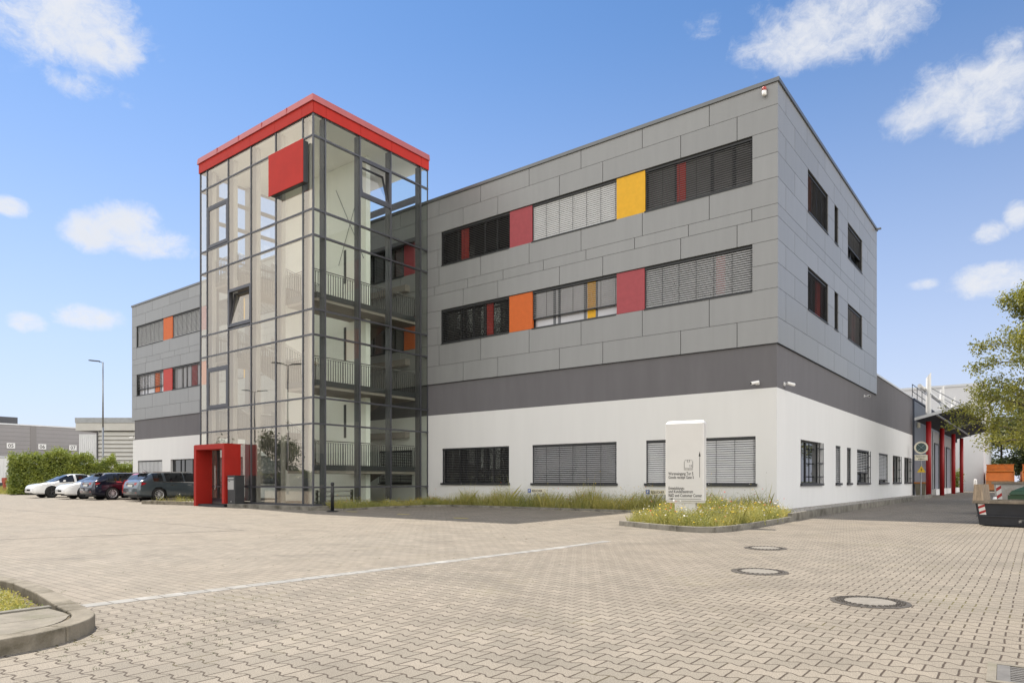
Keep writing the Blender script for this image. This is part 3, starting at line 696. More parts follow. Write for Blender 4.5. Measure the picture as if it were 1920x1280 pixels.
# roof: soffit, red band, paler cap
b = MB(); b.box(TX0 - .05, TX1 + .05, TY - .05, -.06, 15.95, 16.0); b.build('roof_soffit', M['inwhite'], TW)
b = MB()
def ringbox(b, x0, x1, y0, y1, z0, z1, t, m=0):
    b.box(x0, x1, y0, y0 + t, z0, z1, m); b.box(x0, x1, y1 - t, y1, z0, z1, m); b.box(x0, x0 + t, y0 + t, y1 - t, z0, z1, m); b.box(x1 - t, x1, y0 + t, y1 - t, z0, z1, m)
# fascia in sheets with open joints
for a, c in zip(BX[:-1], BX[1:]): b.box(a + .006 - (.07 if a == TX0 else 0), c - .006 + (.07 if c == TX1 else 0), TY - .07, TY - .045, 15.90, 16.36)
for a, c in zip(BY[:-1], BY[1:]):
    b.box(TX1 + .045, TX1 + .07, a + .006 - (.04 if a == TY else 0), c - .006, 15.90, 16.36); b.box(TX0 - .07, TX0 - .045, a + .006 - (.04 if a == TY else 0), c - .006, 15.90, 16.36)
b.build('roof_fascia', M['red'], TW)
b = MB(); b.box(TX0 - .04, TX1 + .04, TY - .04, -.05, 16.0, 16.5); b.build('roof', M['roof'], TW)
b = MB(); x0, x1, y0, y1 = TX0 - .13, TX1 + .13, TY - .13, 0
b.solid([(x0, y0, 16.34), (x1, y0, 16.34), (x1, y1, 16.34), (x0, y1, 16.34)], [(x0 + .03, y0 + .03, 16.61), (x1 - .03, y0 + .03, 16.61), (x1 - .03, y1, 16.61), (x0 + .03, y1, 16.61)])
for k in range(1, 5): b.box(x0 + k * 1.83 - .004, x0 + k * 1.83 + .004, y0 - .004, y0 + .1, 16.345, 16.6)
b.build('roof_cap', M['redcap'], TW)
# floor, spine wall, stairs
b = MB(); b.box(TX0 + .02, TX1 - .02, TY + .02, -.01, .1, .2); b.build('floor', M['stair'], TW)
b = MB(); b.box(-24.0, -17.3, -2.75, -2.5, .2, 15.94); b.build('spine_wall', M['inwhite'], TW)
b = MB()
for z in (4.2, 7.8, 11.4): b.box(-18.86, -18.7, -2.77, -2.745, z - 1.0, z + .55)
b.build('wall_light', M['frame'], TW)
b = MB()
for p, q in (((-17.5, -2.8, 14.9), (-19.2, -2.8, 11.3)), ((-19.4, -2.8, 14.9), (-17.4, -2.8, 11.3))): b.tube(p, q, .012, n=5)
b.build('brace_rod', M['rail'], TW)
lands = [1.83, 5.3, 8.87]; floors = [.2, 3.57, 7.08, 10.65]
xl, xr = -22.3, -18.45
st = MB()
for z in lands: st.box(xr, TX1 - .3, -6.05, -.35, z - .32, z)
for z in floors[1:]: st.box(TX0 + .3, xl, -6.05, -.35, z - .3, z); st.box(xl, -17.3, -.34, -.05, z - .3, z)
def flight(xa, za, xb, zb, y0, y1, n=10):
    up = 1 if zb > za else -1; dx, dz = (xb - xa) / n, (zb - za) / n; sl_ = .24
    for k in range(n): 
        x0, x1 = xa + dx * k, xa + dx * (k + 1); zt = za + dz * (k + 1)
        lo0 = za + dz * k - sl_; lo1 = za + dz * (k + 1) - sl_
        b_ = [(x0, y0, lo0), (x1, y0, lo1), (x1, y1, lo1), (x0, y1, lo0)]; t_ = [(x0, y0, zt), (x1, y0, zt), (x1, y1, zt), (x0, y1, zt)]
        if dx < 0: b_ = b_[::-1]; t_ = t_[::-1]
        st.solid(b_, t_)
for z, zl in zip(floors[:3], lands): flight(xl, z, xr, zl, -2.2, -.6)
for zl, z in zip(lands, floors[1:]): flight(xr, zl, xl, z, -6.0, -4.35)
st.build('staircase', M['stair'], TW)
le = MB()
for z in lands: le.box(TX1 - .299, TX1 - .27, -6.05, -.35, z - .2, z + .02); le.box(xr, TX1 - .27, -6.08, -6.051, z - .2, z + .02)
le.build('landing_edge', M['frame'], TW)
def railing(pts, name='railing', h=1.02):
    rb = MB(); hb = MB()
    for p, q in zip(pts[:-1], pts[1:]):
        p, q = Vector(p), Vector(q); L_ = (Vector((q.x, q.y)) - Vector((p.x, p.y))).length; n = max(2, int(L_ / .125))
        for k in range(n + 1):
            c = p.lerp(q, k / n); big = k in (0, n) or k % 12 == 0
            rb.bar(c + Vector((0, 0, -.22)), c + Vector((0, 0, h - .06)), .034 if big else .022)
        rb.bar(p + Vector((0, 0, h - .08)), q + Vector((0, 0, h - .08)), .03, .012); rb.bar(p + Vector((0, 0, .05)), q + Vector((0, 0, .05)), .03, .012)
        hb.tube(p + Vector((0, 0, h)), q + Vector((0, 0, h)), .024, n=8)
    o = rb.build(name, M['rail'], TW); hb.build('handrail', M['railhand'], o)
for z, zu in zip(lands, floors[1:]):
    railing([(xl, -6.03, zu), (xr, -6.03, z), (TX1 - .52, -6.09, z), (TX1 - .52, -.4, z)])
    railing([(xl, -4.32, zu), (xr, -4.32, z)])
for z, zl in zip(floors[:3], lands): railing([(xl, -2.25, z), (xr, -2.25, zl)])
for z in floors[1:]: railing([(TX0 + .5, -.45, z), (TX0 + .5, -6.09, z), (xl, -6.09, z)])
# front door in the tower
b = MB()
for a, c in ((-24.28, -24.2), (-23.43, -23.35), (-22.58, -22.5)): fbox(b, TT, a, c, -.09, .02, .22, 2.72)
fbox(b, TT, -24.28, -22.5, -.09, .02, 2.72, 2.8); fbox(b, TT, -24.2, -22.58, -.085, .015, .22, .4)
do = b.build('door', M['frame'], TW)
b = MB(); fbox(b, TT, -24.2, -23.43, -.04, -.03, .4, 2.72); fbox(b, TT, -23.35, -22.58, -.04, -.03, .4, 2.72); b.build('door_glass', M['tglass'], do)
b = MB(); b.tube(TT(-23.5, .07, .8), TT(-23.5, .07, 1.9), .02, n=8); b.build('handle', M['railhand'], do)
b = MB(); fbox(b, TT, -24.33, -22.45, -.004, .004, 2.82, 3.46); b.build('pane', M['tglass'], TW)
# low bench and radiator rails behind the bottom glazing
t = thing('bench', 'grey slatted bench low behind the right glazing of the stair tower', 'bench', (-16.75, -4.9, .2))
for k in range(3):
    b = MB(); b.box(-.03, .03, -.95, .95, .12 + .2 * k, .19 + .2 * k); b.build('rail', M['sheet_grey'], t)
for y in (-.9, .9): b = MB(); b.box(-.05, .05, y - .04, y + .04, 0, .62); b.build('leg', M['frame'], t)

t = thing('sign_board', 'blank red sign box high on the glass tower front near its corner', 'sign board', (-17.52, TY - .04, 13.1))
b = MB(); b.box(-1.2, 1.2, -.3, -.27, 0, 1.72); b.build('face_panel', M['red'], t, bevel=.008)
b = MB(); b.box(-1.17, 1.17, -.27, -.02, .03, 1.69); b.build('case', M['frame'], t)
b = MB(); b.box(-.9, -.8, -.02, .04, .3, 1.4); b.box(.62, .72, -.02, .04, .3, 1.4); b.build('bracket', M['frame'], t)

# red entrance portal
t = thing('entrance_portal', 'deep red frame round the tower entrance door', 'portal', (-22.72, -7.25, .04))
hx, dp, h_, th = 1.33, .78, 2.78, .2
b = MB()
b.box(-hx, -hx + th, 0, dp, 0, h_); b.box(hx - th, hx, 0, dp, 0.16, h_); b.box(-hx + th, hx - th, 0, dp, h_ - th, h_)
b.build('portal_frame', M['redp'], t)
b = MB(); b.box(-hx + .02, hx - .02, .02, dp + .1, h_ + .001, h_ + .03); b.build('cap_sheet', M['redp'], t)
b = MB(); b.box(-hx + th, hx - th, .1, dp, -.03, .1); b.build('door_mat', M['frame'], t)

# mailbox
t = thing('letterbox', 'free standing anthracite letterbox with silver flap panel beside the red portal', 'letterbox', (-20.95, -6.95, .2))
b = MB(); b.box(-.3, .3, -.22, .22, 0, 1.2); b.box(-.32, .32, -.24, .24, 1.2, 1.24); b.build('body', M['frame'], t, bevel=.006)
b = MB(); b.box(-.27, .2, -.232, -.22, .62, 1.03); b.build('front_plate', M['steel'], t)
b = MB(); b.box(-.27, .2, -.234, -.22, 1.08, 1.15); b.build('slot_flap', M['steel'], t)
b = MB(); b.box(-.2, -.08, -.24, -.232, .97, 1.0); b.build('handle', M['black'], t)
b = MB(); b.tube((-.02, -.225, .1), (-.02, -.215, .1), .03, n=10); b.build('lock', M['steel'], t)

# tower kerb plinth and kerbs of the planting beds
def kerb(name, pts, wd=.1, top=.13, label=None, m='concd', z=None):
    mb = MB()
    n = len(pts); P_ = [Vector(p) for p in pts]
    off = []
    for i in range(n):
        a = P_[max(i - 1, 0)]; c = P_[min(i + 1, n - 1)]
        d1 = (P_[i] - a).normalized() if i else (c - P_[i]).normalized(); d2 = (c - P_[i]).normalized() if i < n - 1 else d1
        nn = Vector((-(d1 + d2).y, (d1 + d2).x)).normalized(); k = wd / max(.4, nn.dot(Vector((-d1.y, d1.x)))); off.append(P_[i] + nn * k)
    # cut the run into stones about a metre long
    samp = []
    for i in range(n - 1):
        L_ = (P_[i + 1] - P_[i]).length; kk = max(1, round(L_ / 1.0))
        for j in range(kk): samp.append((P_[i].lerp(P_[i + 1], j / kk), off[i].lerp(off[i + 1], j / kk)))
    samp.append((P_[-1], off[-1])); i = 0
    while i < len(samp) - 1:
        j = i + 1; L_ = (samp[j][0] - samp[i][0]).length
        while j < len(samp) - 1 and L_ + (samp[j + 1][0] - samp[j][0]).length < 1.05: L_ += (samp[j + 1][0] - samp[j][0]).length; j += 1
        out_ = [q[0].copy() for q in samp[i:j + 1]]; in_ = [q[1].copy() for q in samp[i:j + 1]]
        for arr in (out_, in_):
            d0 = (arr[1] - arr[0]).normalized() * .004; d1 = (arr[-1] - arr[-2]).normalized() * .004; arr[0] += d0; arr[-1] -= d1
        q = out_ + in_[::-1]; area = sum(q[k].x * q[(k + 1) % len(q)].y - q[(k + 1) % len(q)].x * q[k].y for k in range(len(q)))
        if area < 0: q = q[::-1]
        mb.solid([(p.x, p.y, gz(p.y) - .05) for p in q], [(p.x, p.y, gz(p.y) + top if z is None else z) for p in q]); i = j
    o = mb.build(name, M[m], bevel=.012)
    return structure(o)
b = MB(); b.prism([(-21.25, -7.2), (-15.5, -7.0), (-15.5, -6.0), (-16.12, -6.0), (-16.12, -6.5), (-21.25, -6.5)], -.02, .2)
structure(b.build('tower_plinth', M['concd'], bevel=.015))
b = MB(); b.box(TX0 - .1, TX1 + .03, TY - .05, TY + .2, .0, .16); b.box(TX1 - .2, TX1 + .032, TY + .2, -.02, .0, .16); structure(b.build('tower_foundation', M['sheet_dark']))
b = MB(); b.box(-22.3, -21.25, -6.5, TY - .05, .0, .17); structure(b.build('entrance_step', M['conc']))
# small bed left of the portal
b = MB(); b.prism([(-28.6, -7.55), (-24.5, -7.0), (-24.5, -5.2), (-28.6, -5.6)], -.02, .06); structure(b.build('planting_bed', M['soil']))
kerb('kerb', [(-28.6, -5.6), (-28.7, -7.55), (-24.15, -7.05)], .14, .17, m='conc')

# bed along the front wall and the round-nosed bed with the totem sign
bed1 = [(-15.5, -6.9), (-14.2, -6.45), (-14.35, -4.0), (-14.0, -2.3), (-13.1, -1.55), (-11.5, -1.45), (-7.5, -1.6), (-3.2, -1.7)]
kerb('kerb', bed1, .08, .085)
nose = [(-1.75, -7.45), (-.6, -8.0), (.25, -8.35), (.75, -8.42), (1.1, -8.2), (1.28, -7.6), (1.36, -6.4), (1.4, -4.6), (1.4, -3.3)]
kerb('kerb', nose, .1, .13)
kerb('kerb', [(-1.75, -7.45), (-2.3, -5.0), (-2.9, -2.6), (-3.2, -1.7)], -.08, .085)
kerb('kerb', [(1.4, -3.3), (1.4, 4), (1.36, 12), (1.28, 20), (1.2, 29.6)], .12, .22)
bs = MB(); bs.prism([(-16.05, -6.3), (-14.3, -6.3), (-14.4, -4.0), (-14.05, -2.2), (-13.1, -1.45), (-11.5, -1.35), (-7.5, -1.5), (-3.15, -1.6), (-1.65, -7.38), (.25, -8.25), (.72, -8.32), (1.2, -7.6), (1.3, -3.3), (1.3, .02), (-16.05, .02)][::-1], -.03, .115)
structure(bs.build('planting_soil', M['soil']))
gb = MB(); gb.prism([(-.02, -1.5), (1.29, -1.5), (1.25, 12), (1.17, 20), (1.1, 29.6), (-.02, 29.6)], -.03, .235); structure(gb.build('gravel_bed', M['gravel']))

def pebbles(name, n, xf, y0, y1, z, seed):
    r = random.Random(seed); mb = MB(); ico = [(0, 0, 1), (.9, 0, .3), (.28, .85, .3), (-.72, .53, .3), (-.72, -.53, .3), (.28, -.85, .3)]
    for _ in range(n):
        y = r.uniform(y0, y1); x = r.uniform(*xf(y)); s = r.uniform(.018, .045); a = r.uniform(0, 6.3)
        i = len(mb.v)
        for p in ico:
            px, py = p[0] * math.cos(a) - p[1] * math.sin(a), p[0] * math.sin(a) + p[1] * math.cos(a)
            mb.v.append((x + px * s * r.uniform(.8, 1.2), y + py * s, z + p[2] * s * .7 - .01))
        for k in range(5): mb.f.append((i, i + 1 + k, i + 1 + (k + 1) % 5)); mb.mi.append(0)
    return tag(mb.build(name, M['gravel']), 'pale pebbles filling the strip along the white side wall', 'gravel', kind='stuff')
pebbles('gravel', 6500, lambda y: (.05, 1.25 - .005 * y), -1.3, 29.5, .235, 3)

# ------------------------------------------------------------------ meadow
def inside(p, poly):
    x, y = p; c = False; j = len(poly) - 1
    for i in range(len(poly)):
        if (poly[i][1] > y) != (poly[j][1] > y) and x < (poly[j][0] - poly[i][0]) * (y - poly[i][1]) / (poly[j][1] - poly[i][1]) + poly[i][0]: c = not c
        j = i
    return c
def blade(mb, x, y, z, h, w_, lean, a, r):
    ca, sa = math.cos(a), math.sin(a); la = r.uniform(0, 6.283); lx, ly = math.cos(la) * lean, math.sin(la) * lean
    p = [(x - ca * w_, y - sa * w_, z), (x + ca * w_, y + sa * w_, z), (x + lx * .4 + ca * w_ * .8, y + ly * .4 + sa * w_ * .8, z + h * .55), (x + lx, y + ly, z + h), (x + lx * .4 - ca * w_ * .8, y + ly * .4 - sa * w_ * .8, z + h * .55)]
    mb.face(p)
def leaf_quad(mb, p, s, r, up=.3):
    n = Vector((r.gauss(0, 1), r.gauss(0, 1), r.gauss(0, 1) + up)).normalized(); a = n.orthogonal().normalized(); a.rotate(Matrix.Rotation(r.uniform(0, 6.28), 3, n)); b_ = n.cross(a)
    p = Vector(p); mb.face([p - a * s, p + b_ * s * .45 + n * s * .12, p + a * s, p - b_ * s * .45 + n * s * .12])
def meadow(poly, n, h0, h1, seed, z=.11, hfun=None, fl_on=True):
    r = random.Random(seed); xs_ = [p[0] for p in poly]; ys_ = [p[1] for p in poly]; mb = MB(); fl = {k: MB() for k in ('petal_red', 'petal_white', 'petal_yel', 'seed')}
    c = 0
    while c < n:
        x, y = r.uniform(min(xs_), max(xs_)), r.uniform(min(ys_), max(ys_))
        if not inside((x, y), poly): continue
        c += 1
        if r.random() < .12: x += r.gauss(0, .10); y += r.gauss(0, .10)      # growth spilling over the kerb
        cl_ = .5 + .5 * math.sin(x * 2.3 + 1.7 * math.sin(y * 1.9)) * math.cos(y * 2.9 + x * .7)
        if cl_ < .22 and r.random() < .6: continue
        hh = r.uniform(h0, h1) * (.5 + .7 * cl_) * (hfun(x, y) if hfun else 1)
        if r.random() < .03: hh *= 1.55
        if r.random() < .55: blade(mb, x, y, z, hh, r.uniform(.003, .008), hh * r.uniform(.1, .8), r.uniform(0, 3.14), r)
        for _ in range(3): leaf_quad(mb, (x + r.gauss(0, .04), y + r.gauss(0, .04), z + hh * r.random() ** .8), r.uniform(.008, .022), r, .6)
        if fl_on and r.random() < .05:
            k = r.choices(list(fl), (.12, .36, .32, .2))[0]; s = r.uniform(.012, .026) if k != 'seed' else r.uniform(.01, .018); hz = z + hh * r.uniform(.85, 1.3)
            m_ = fl[k]; nn = 6; i = len(m_.v); tx, ty = r.uniform(-.5, .5), r.uniform(-.5, .5)
            m_.v.append((x, y, hz + s * .35))
            for q in range(nn): a = q * 6.283 / nn; m_.v.append((x + math.cos(a) * s, y + math.sin(a) * s, hz + (math.cos(a) * tx + math.sin(a) * ty) * s))
            m_.v.append((x, y, hz - s * .7))
            for q in range(nn): m_.f.append((i, i + 1 + q, i + 1 + (q + 1) % nn)); m_.mi.append(0); m_.f.append((i + nn + 1, i + 1 + (q + 1) % nn, i + 1 + q)); m_.mi.append(0)
            blade(mb, x, y, z, hz - z, .0035, .02, 0, r)
    return mb, fl
strip_poly = [(-15.8, -6.2), (-14.35, -6.2), (-14.45, -4.0), (-14.1, -2.2), (-13.1, -1.42), (-11.5, -1.32), (-7.5, -1.45), (-3.2, -1.58), (-2.6, -3.4), (-.6, -3.4), (-.05, -.06), (-16.0, -.06)]
nose_poly = [(-1.62, -7.3), (-.55, -7.85), (.22, -8.2), (.7, -8.25), (1.0, -8.05), (1.17, -7.5), (1.25, -6.2), (1.28, -3.4), (.9, -1.6), (.05, -1.3), (-.2, -.4), (-3.0, -1.6), (-2.2, -5.0)]
def add_meadow(poly, n, h0, h1, seed, lab, **k):
    mb, fl = meadow(poly, n, h0, h1, seed, **k)
    tag(mb.build('meadow_grass', M['grass']), lab, 'grass', kind='stuff')
    for q, nm in (('petal_red', 'poppy_flowers'), ('petal_white', 'daisy_flowers'), ('petal_yel', 'yellow_flowers'), ('seed', 'seed_heads')):
        if fl[q].f: tag(fl[q].build(nm, M[q]), {'petal_red': 'red poppies dotted through the ', 'petal_white': 'white daisies dotted through the ', 'petal_yel': 'yellow blossoms dotted through the ', 'seed': 'dark seed heads above the '}[q] + k2, 'flowers', kind='stuff')
k2 = 'meadow strip at the front wall'
add_meadow(strip_poly, 22000, .28, .70, 11, 'yellow green meadow grass in the bed along the white front wall', hfun=lambda x, y: .55 if x < -13.6 else (1.0 if y < -.9 else 1.25))
k2 = 'bed round the totem sign'
add_meadow(nose_poly, 24000, .15, .44, 12, 'yellow green meadow grass in the kerbed bed round the totem sign')
k2 = 'small bed by the portal'
add_meadow([(-28.4, -7.3), (-24.6, -6.9), (-24.6, -5.4), (-28.4, -5.8)], 500, .15, .5, 13, 'sparse pale grass in the small bed left of the red portal', z=.06)

# ------------------------------------------------------------------ totem sign
TP = thing('totem_sign', 'tall white totem sign with arrows and German lettering in the meadow bed', 'sign', (-.37, -6.42, .09), R(9.5))
b = MB(); hw, z0, z1, dp = .49, .60, 2.58, .15
b.prism([(-hw, -dp + .02), (-hw + .02, -dp), (hw - .02, -dp), (hw, -dp + .02), (hw, dp), (-hw, dp)], z0, z1)
b.build('sign_panel', M['signwhite'], TP, bevel=.006)
b = MB(); b.solid([(-hw, -dp, z1), (hw, -dp, z1), (hw, dp, z1), (-hw, dp, z1)], [(-hw + .06, -dp + .08, z1 + .075), (hw - .03, -dp + .08, z1 + .075), (hw - .03, dp - .06, z1 + .075), (-hw + .06, dp - .06, z1 + .075)]); b.build('cap', M['white'], TP)
b = MB(); b.box(-hw + .02, hw - .02, -dp + .03, dp - .02, z0 - .05, z0 - .001); b.build('base_trim', M['signwhite'], TP)
b = MB(); b.box(-.26, .27, -.1, .1, -.1, z0 - .05); b.build('pedestal', M['signwhite'], TP)
rotf = (R(90), 0, 0); fy = -dp - .001
for txt, x, z, s, sx in (('Wareneingang Tor 5', -.41, 1.26, .112, .68), ('Goods receipt Gate 5', -.41, 1.165, .112, .66), ('Entwicklungs-', -.41, .885, .112, .68), ('und Kundenzentrum', -.41, .80, .112, .68), ('R&D and Customer Center', -.41, .70, .112, .68)):
    lettering(txt, s, (x, fy, z), rotf, M['ink'], TP, sx)
b = MB(); b.box(-.40, .43, fy - .002, fy + .001, .643, .652); b.face([(-.42, fy - .002, .6475), (-.30, fy - .002, .628), (-.30, fy - .002, .667)]); b.build('left_arrow', M['black'], TP)
b = MB(); b.box(.385, .395, fy - .002, fy + .001, 1.20, 1.80); b.face([(.39, fy - .002, 1.86), (.365, fy - .002, 1.73), (.415, fy - .002, 1.73)]); b.build('up_arrow', M['black'], TP)
b = MB()
def ln(x0, z0_, x1, z1_, w_=.009): b.bar((x0, fy - .001, z0_), (x1, fy - .001, z1_), w_, .003)
for a, c in (((.0, 1.44), (.0, 1.60)), ((.0, 1.60), (.03, 1.645)), ((.03, 1.645), (.185, 1.645)), ((.185, 1.645), (.215, 1.60)), ((.215, 1.60), (.215, 1.44)), ((0, 1.44), (.215, 1.44)), ((0, 1.42), (.215, 1.42)), ((0, 1.39), (.215, 1.39)), ((.08, 1.645), (.08, 1.59)), ((.135, 1.645), (.135, 1.59)), ((.08, 1.59), (.135, 1.59)), ((.145, 1.46), (.145, 1.52)), ((.185, 1.46), (.185, 1.52)), ((.135, 1.515), (.155, 1.515)), ((.175, 1.515), (.195, 1.515))): ln(a[0], a[1], c[0], c[1])
for x in (.01, .105, .2): b.bar((x - .016, fy - .001, 1.405), (x + .016, fy - .001, 1.405), .03, .003)
b.build('parcel_symbol', M['ink'], TP)

# visitor parking plates
def parking_plate(x, label):
    t = thing('parking_sign', label, 'sign', (x, -.75, .1), 0, 'visitor parking plates in the meadow')
    b = MB(); b.box(-.45, .45, -.012, .012, .62, .78); b.build('plate', M['cream'], t)
    b = MB(); b.box(-.44, -.28, -.016, -.013, .625, .775); b.build('blue_square', M['blue'], t)
    lettering('P', .14, (-.40, -.018, .65), rotf, M['white'], t); lettering('BESUCHER', .125, (-.24, -.016, .655), rotf, M['ink'], t, .88)
    for x_ in (-.1, .3): b = MB(); b.tube((x_, .02, 0), (x_, .02, .76), .018, n=8); b.build('post', M['post'], t)
parking_plate(-9.2, 'low visitor parking plate below the middle ground floor window')
parking_plate(-3.92, 'low visitor parking plate half hidden behind the totem sign')

# bollard
t = thing('bollard', 'black plastic bollard with footplate at the tower corner kerb', 'bollard', dup_loc(-14.0, -7.12))
b = MB(); b.lathe([(0, .03), (.065, .03), (.065, .92), (.05, .96), (.05, .98), (.068, 1.0), (.068, 1.06), (.04, 1.1), (0, 1.1)], n=18); b.build('post', M['bollard'], t, True)
b = MB(); b.lathe([(0, .0), (.22, .0), (.22, .025), (.12, .05), (0, .05)], n=20); b.build('footplate', M['bollard'], t)
b = MB(); b.lathe([(.0655, .70), (.067, .70), (.067, .80), (.0655, .80)], n=18); b.build('band', M['frame'], t)

# manholes and grating
def manhole(x, y, label, rough=False):
    t = thing('manhole_cover', label, 'manhole cover', (x, y, gz(y)), rnd.uniform(0, 3), 'manhole covers in the paving', scale=.9)
    b = MB(); b.lathe([(.40, -.01), (.40, .006), (.345, .008), (.345, -.01)], n=40); b.build('outer_ring', M['iron'], t)
    b = MB(); b.lathe([(.34, -.01), (.34, .007), (.255, .008), (.255, -.01)], n=40)
    for k in range(28):
        a = k * 6.283 / 28
        for r_ in ((.33, .28) if rough else (.3,)): b.box(math.cos(a) * r_ - .014, math.cos(a) * r_ + .014, math.sin(a) * r_ - .014, math.sin(a) * r_ + .014, .008, .016)
    b.build('cover_ring', M['iron'], t)
    b = MB(); b.lathe([(0, .0085), (.254, .0085), (.254, -.01)], n=40); b.build('concrete_lid', M['lid'], t)
manhole(5.53, -15.53, 'nearest manhole cover, its cast ring dotted with dark studs', True)
manhole(3.93, -13.92, 'middle manhole cover of the three in the paving')
manhole(3.04, -10.85, 'farthest manhole cover, nearest the kerbed meadow bed')
t = thing('drain_grate', 'square concrete drain with black slotted grate cut by the photo corner', 'drain', (6.87, -17.80, 0), R(2))
b = MB(); ringbox(b, -.27, .27, -.27, .27, -.02, .008, .05); b.build('frame', M['slab'], t)
b = MB(); b.box(-.219, .219, -.219, .219, -.08, -.07); b.build('pit', M['black'], t)
b = MB()
for k in range(9): y = -.19 + k * .0475; b.box(-.15, .15, y - .012, y + .012, -.03, .005)
b.box(-.218, -.15, -.218, .218, -.03, .006); b.box(.15, .218, -.218, .218, -.03, .006)
b.build('grate', mat('worn_grate', (.15, .143, .135), .85, .1, .2, 8), t)

# traffic island at the left edge
arc = [(.45 + .79 * math.cos(a), -21.46 + .79 * math.sin(a)) for a in [math.pi / 2 * k / 9 for k in range(10)]]
isl_out = [(1.50, -23.4), (1.42, -22.6), (1.33, -22.0)] + arc + [(.1, -20.63), (-.8, -20.50), (-1.75, -20.42), (-2.8, -20.5), (-4.2, -20.8)]
kerb('kerb', isl_out, .16, .13, m='conc', z=.115)
arci = [(.45 + .62 * math.cos(a), -21.46 + .62 * math.sin(a)) for a in [math.pi / 2 * k / 9 for k in range(10)]]
b = MB(); b.prism([(1.32, -23.3), (1.24, -22.6), (1.15, -22.0)] + [(x - .0, y) for x, y in arci] + [(.12, -20.85), (.12, -23.3)], -.02, .10)
structure(b.build('island_bed', M['soil']))
sl_ = MB()
in1 = [(.45 + .60 * math.cos(a), -21.46 + .60 * math.sin(a)) for a in [math.pi / 2 * k / 9 for k in range(10)]]
right = [p for p in in1 if p[0] > .60]; left = [p for p in in1 if p[0] <= .57]
sl_.prism([(.60, -21.46)] + right + [(.60, right[-1][1] + .04)], .04, .108); sl_.prism([(.59, -21.46), (.59, left[0][1] - .0)] + left + [(.15, -20.87), (.15, -21.46)], .04, .108)
y = -21.47
while y > -23.2:
    xr0 = lambda yy: 1.04 + max(0, (-21.46 - yy)) * .12
    sl_.prism([(.15, y - .37), (.59, y - .37), (.59, y), (.15, y)], .04, .108); sl_.prism([(.60, y - .37), (xr0(y - .37), y - .37), (xr0(y), y), (.60, y)], .04, .108)
    y -= .38
structure(sl_.build('island_slabs', M['slab']))
b = MB(); b.prism([(.14, -23.3), (.14, -20.84), (.06, -20.84), (.06, -23.3)], .0, .121); structure(b.build('edging_stone', M['concd']))
b = MB(); b.prism([(.055, -23.3), (.055, -20.8), (-1.6, -20.57), (-3.5, -20.85), (-3.5, -23.3)], -.02, .02); structure(b.build('island_soil', M['soil']))
k2 = 'grass pit of the left kerbed island'
add_meadow([(.0, -23.0), (.0, -20.9), (-1.5, -20.68), (-2.6, -20.85), (-2.6, -23.0)], 9000, .03, .085, 14, 'short yellowing grass in the pit of the kerbed island', z=.02, fl_on=False)

# tufts in the paving joints
tf = MB(); r = random.Random(5)
for _ in range(420):
    x, y = r.choice([(r.uniform(-3, 2.5), r.uniform(-20.6, -14)), (r.uniform(-9, 0), r.uniform(-16, -6.5)), (r.uniform(-15, -4), r.uniform(-3.2, -1.8)), (r.uniform(.9, 2.2), r.uniform(-21.3, -19.4))])
    if inside((x, y), isl_out + [(-4.2, -24)]): continue
    if inside((x, y), bed1 + [(-3, 0), (-16, 0)]): continue
    for q in range(r.randint(2, 7)): blade(tf, x + r.gauss(0, .02), y + r.gauss(0, .012), gz(y), r.uniform(.005, .016), .002, .014, r.uniform(0, 3), r)
tag(tf.build('joint_weeds', M['leafd']), 'tiny weeds growing in the joints of the paving', 'weeds', kind='stuff')
lf = MB()
for _ in range(140):
    x, y = r.choice([(r.uniform(-9, -1), r.uniform(-13, -7.5)), (r.uniform(1.5, 3.0), r.uniform(2, 12)), (r.uniform(-13, -3), r.uniform(-2.6, -1.9))]); a = r.uniform(0, 3.1); s = r.uniform(.012, .03)
    lf.face([(x + math.cos(a) * s, y + math.sin(a) * s, gz(y) + .006), (x - math.sin(a) * s * .5, y + math.cos(a) * s * .5, gz(y) + .014), (x - math.cos(a) * s, y - math.sin(a) * s, gz(y) + .006), (x + math.sin(a) * s * .5, y - math.cos(a) * s * .5, gz(y) + .010)])
tag(lf.build('dry_leaves', mat('dry_leaf', (.16, .10, .05), .9, island=.5)), 'dry fallen leaves scattered on the paving', 'leaves', kind='stuff')

# ------------------------------------------------------------------ parked cars
def crspline(st, n):
    out = []; N = len(st)
    xs_ = [s[0] for s in st]
    def ev(x):
        i = 0
        while i < N - 2 and x > xs_[i + 1]: i += 1
        p1, p2 = st[i], st[i + 1]; p0 = st[i - 1] if i else None; p3 = st[i + 2] if i + 2 < N else None
        h = p2[0] - p1[0]; t = (x - p1[0]) / h; r_ = [x]
        for k in range(1, len(p1)):
            d = (p2[k] - p1[k]) / h
            m1 = d if p0 is None else .5 * (d + (p1[k] - p0[k]) / (p1[0] - p0[0])); m2 = d if p3 is None else .5 * (d + (p3[k] - p2[k]) / (p3[0] - p2[0]))
            if p0 is not None and (d * (p1[k] - p0[k])) <= 0: m1 = 0
            if p3 is not None and (d * (p3[k] - p2[k])) <= 0: m2 = 0
            r_.append((2 * t**3 - 3 * t**2 + 1) * p1[k] + (t**3 - 2 * t**2 + t) * h * m1 + (-2 * t**3 + 3 * t**2) * p2[k] + (t**3 - t**2) * h * m2)
        return r_
    x0, x1 = xs_[0], xs_[-1]
    for k in range(n + 1):
        u = k / n; u = .5 * u + .5 * (.5 - .5 * math.cos(math.pi * u)); out.append(ev(x0 + (x1 - x0) * u))
    return out

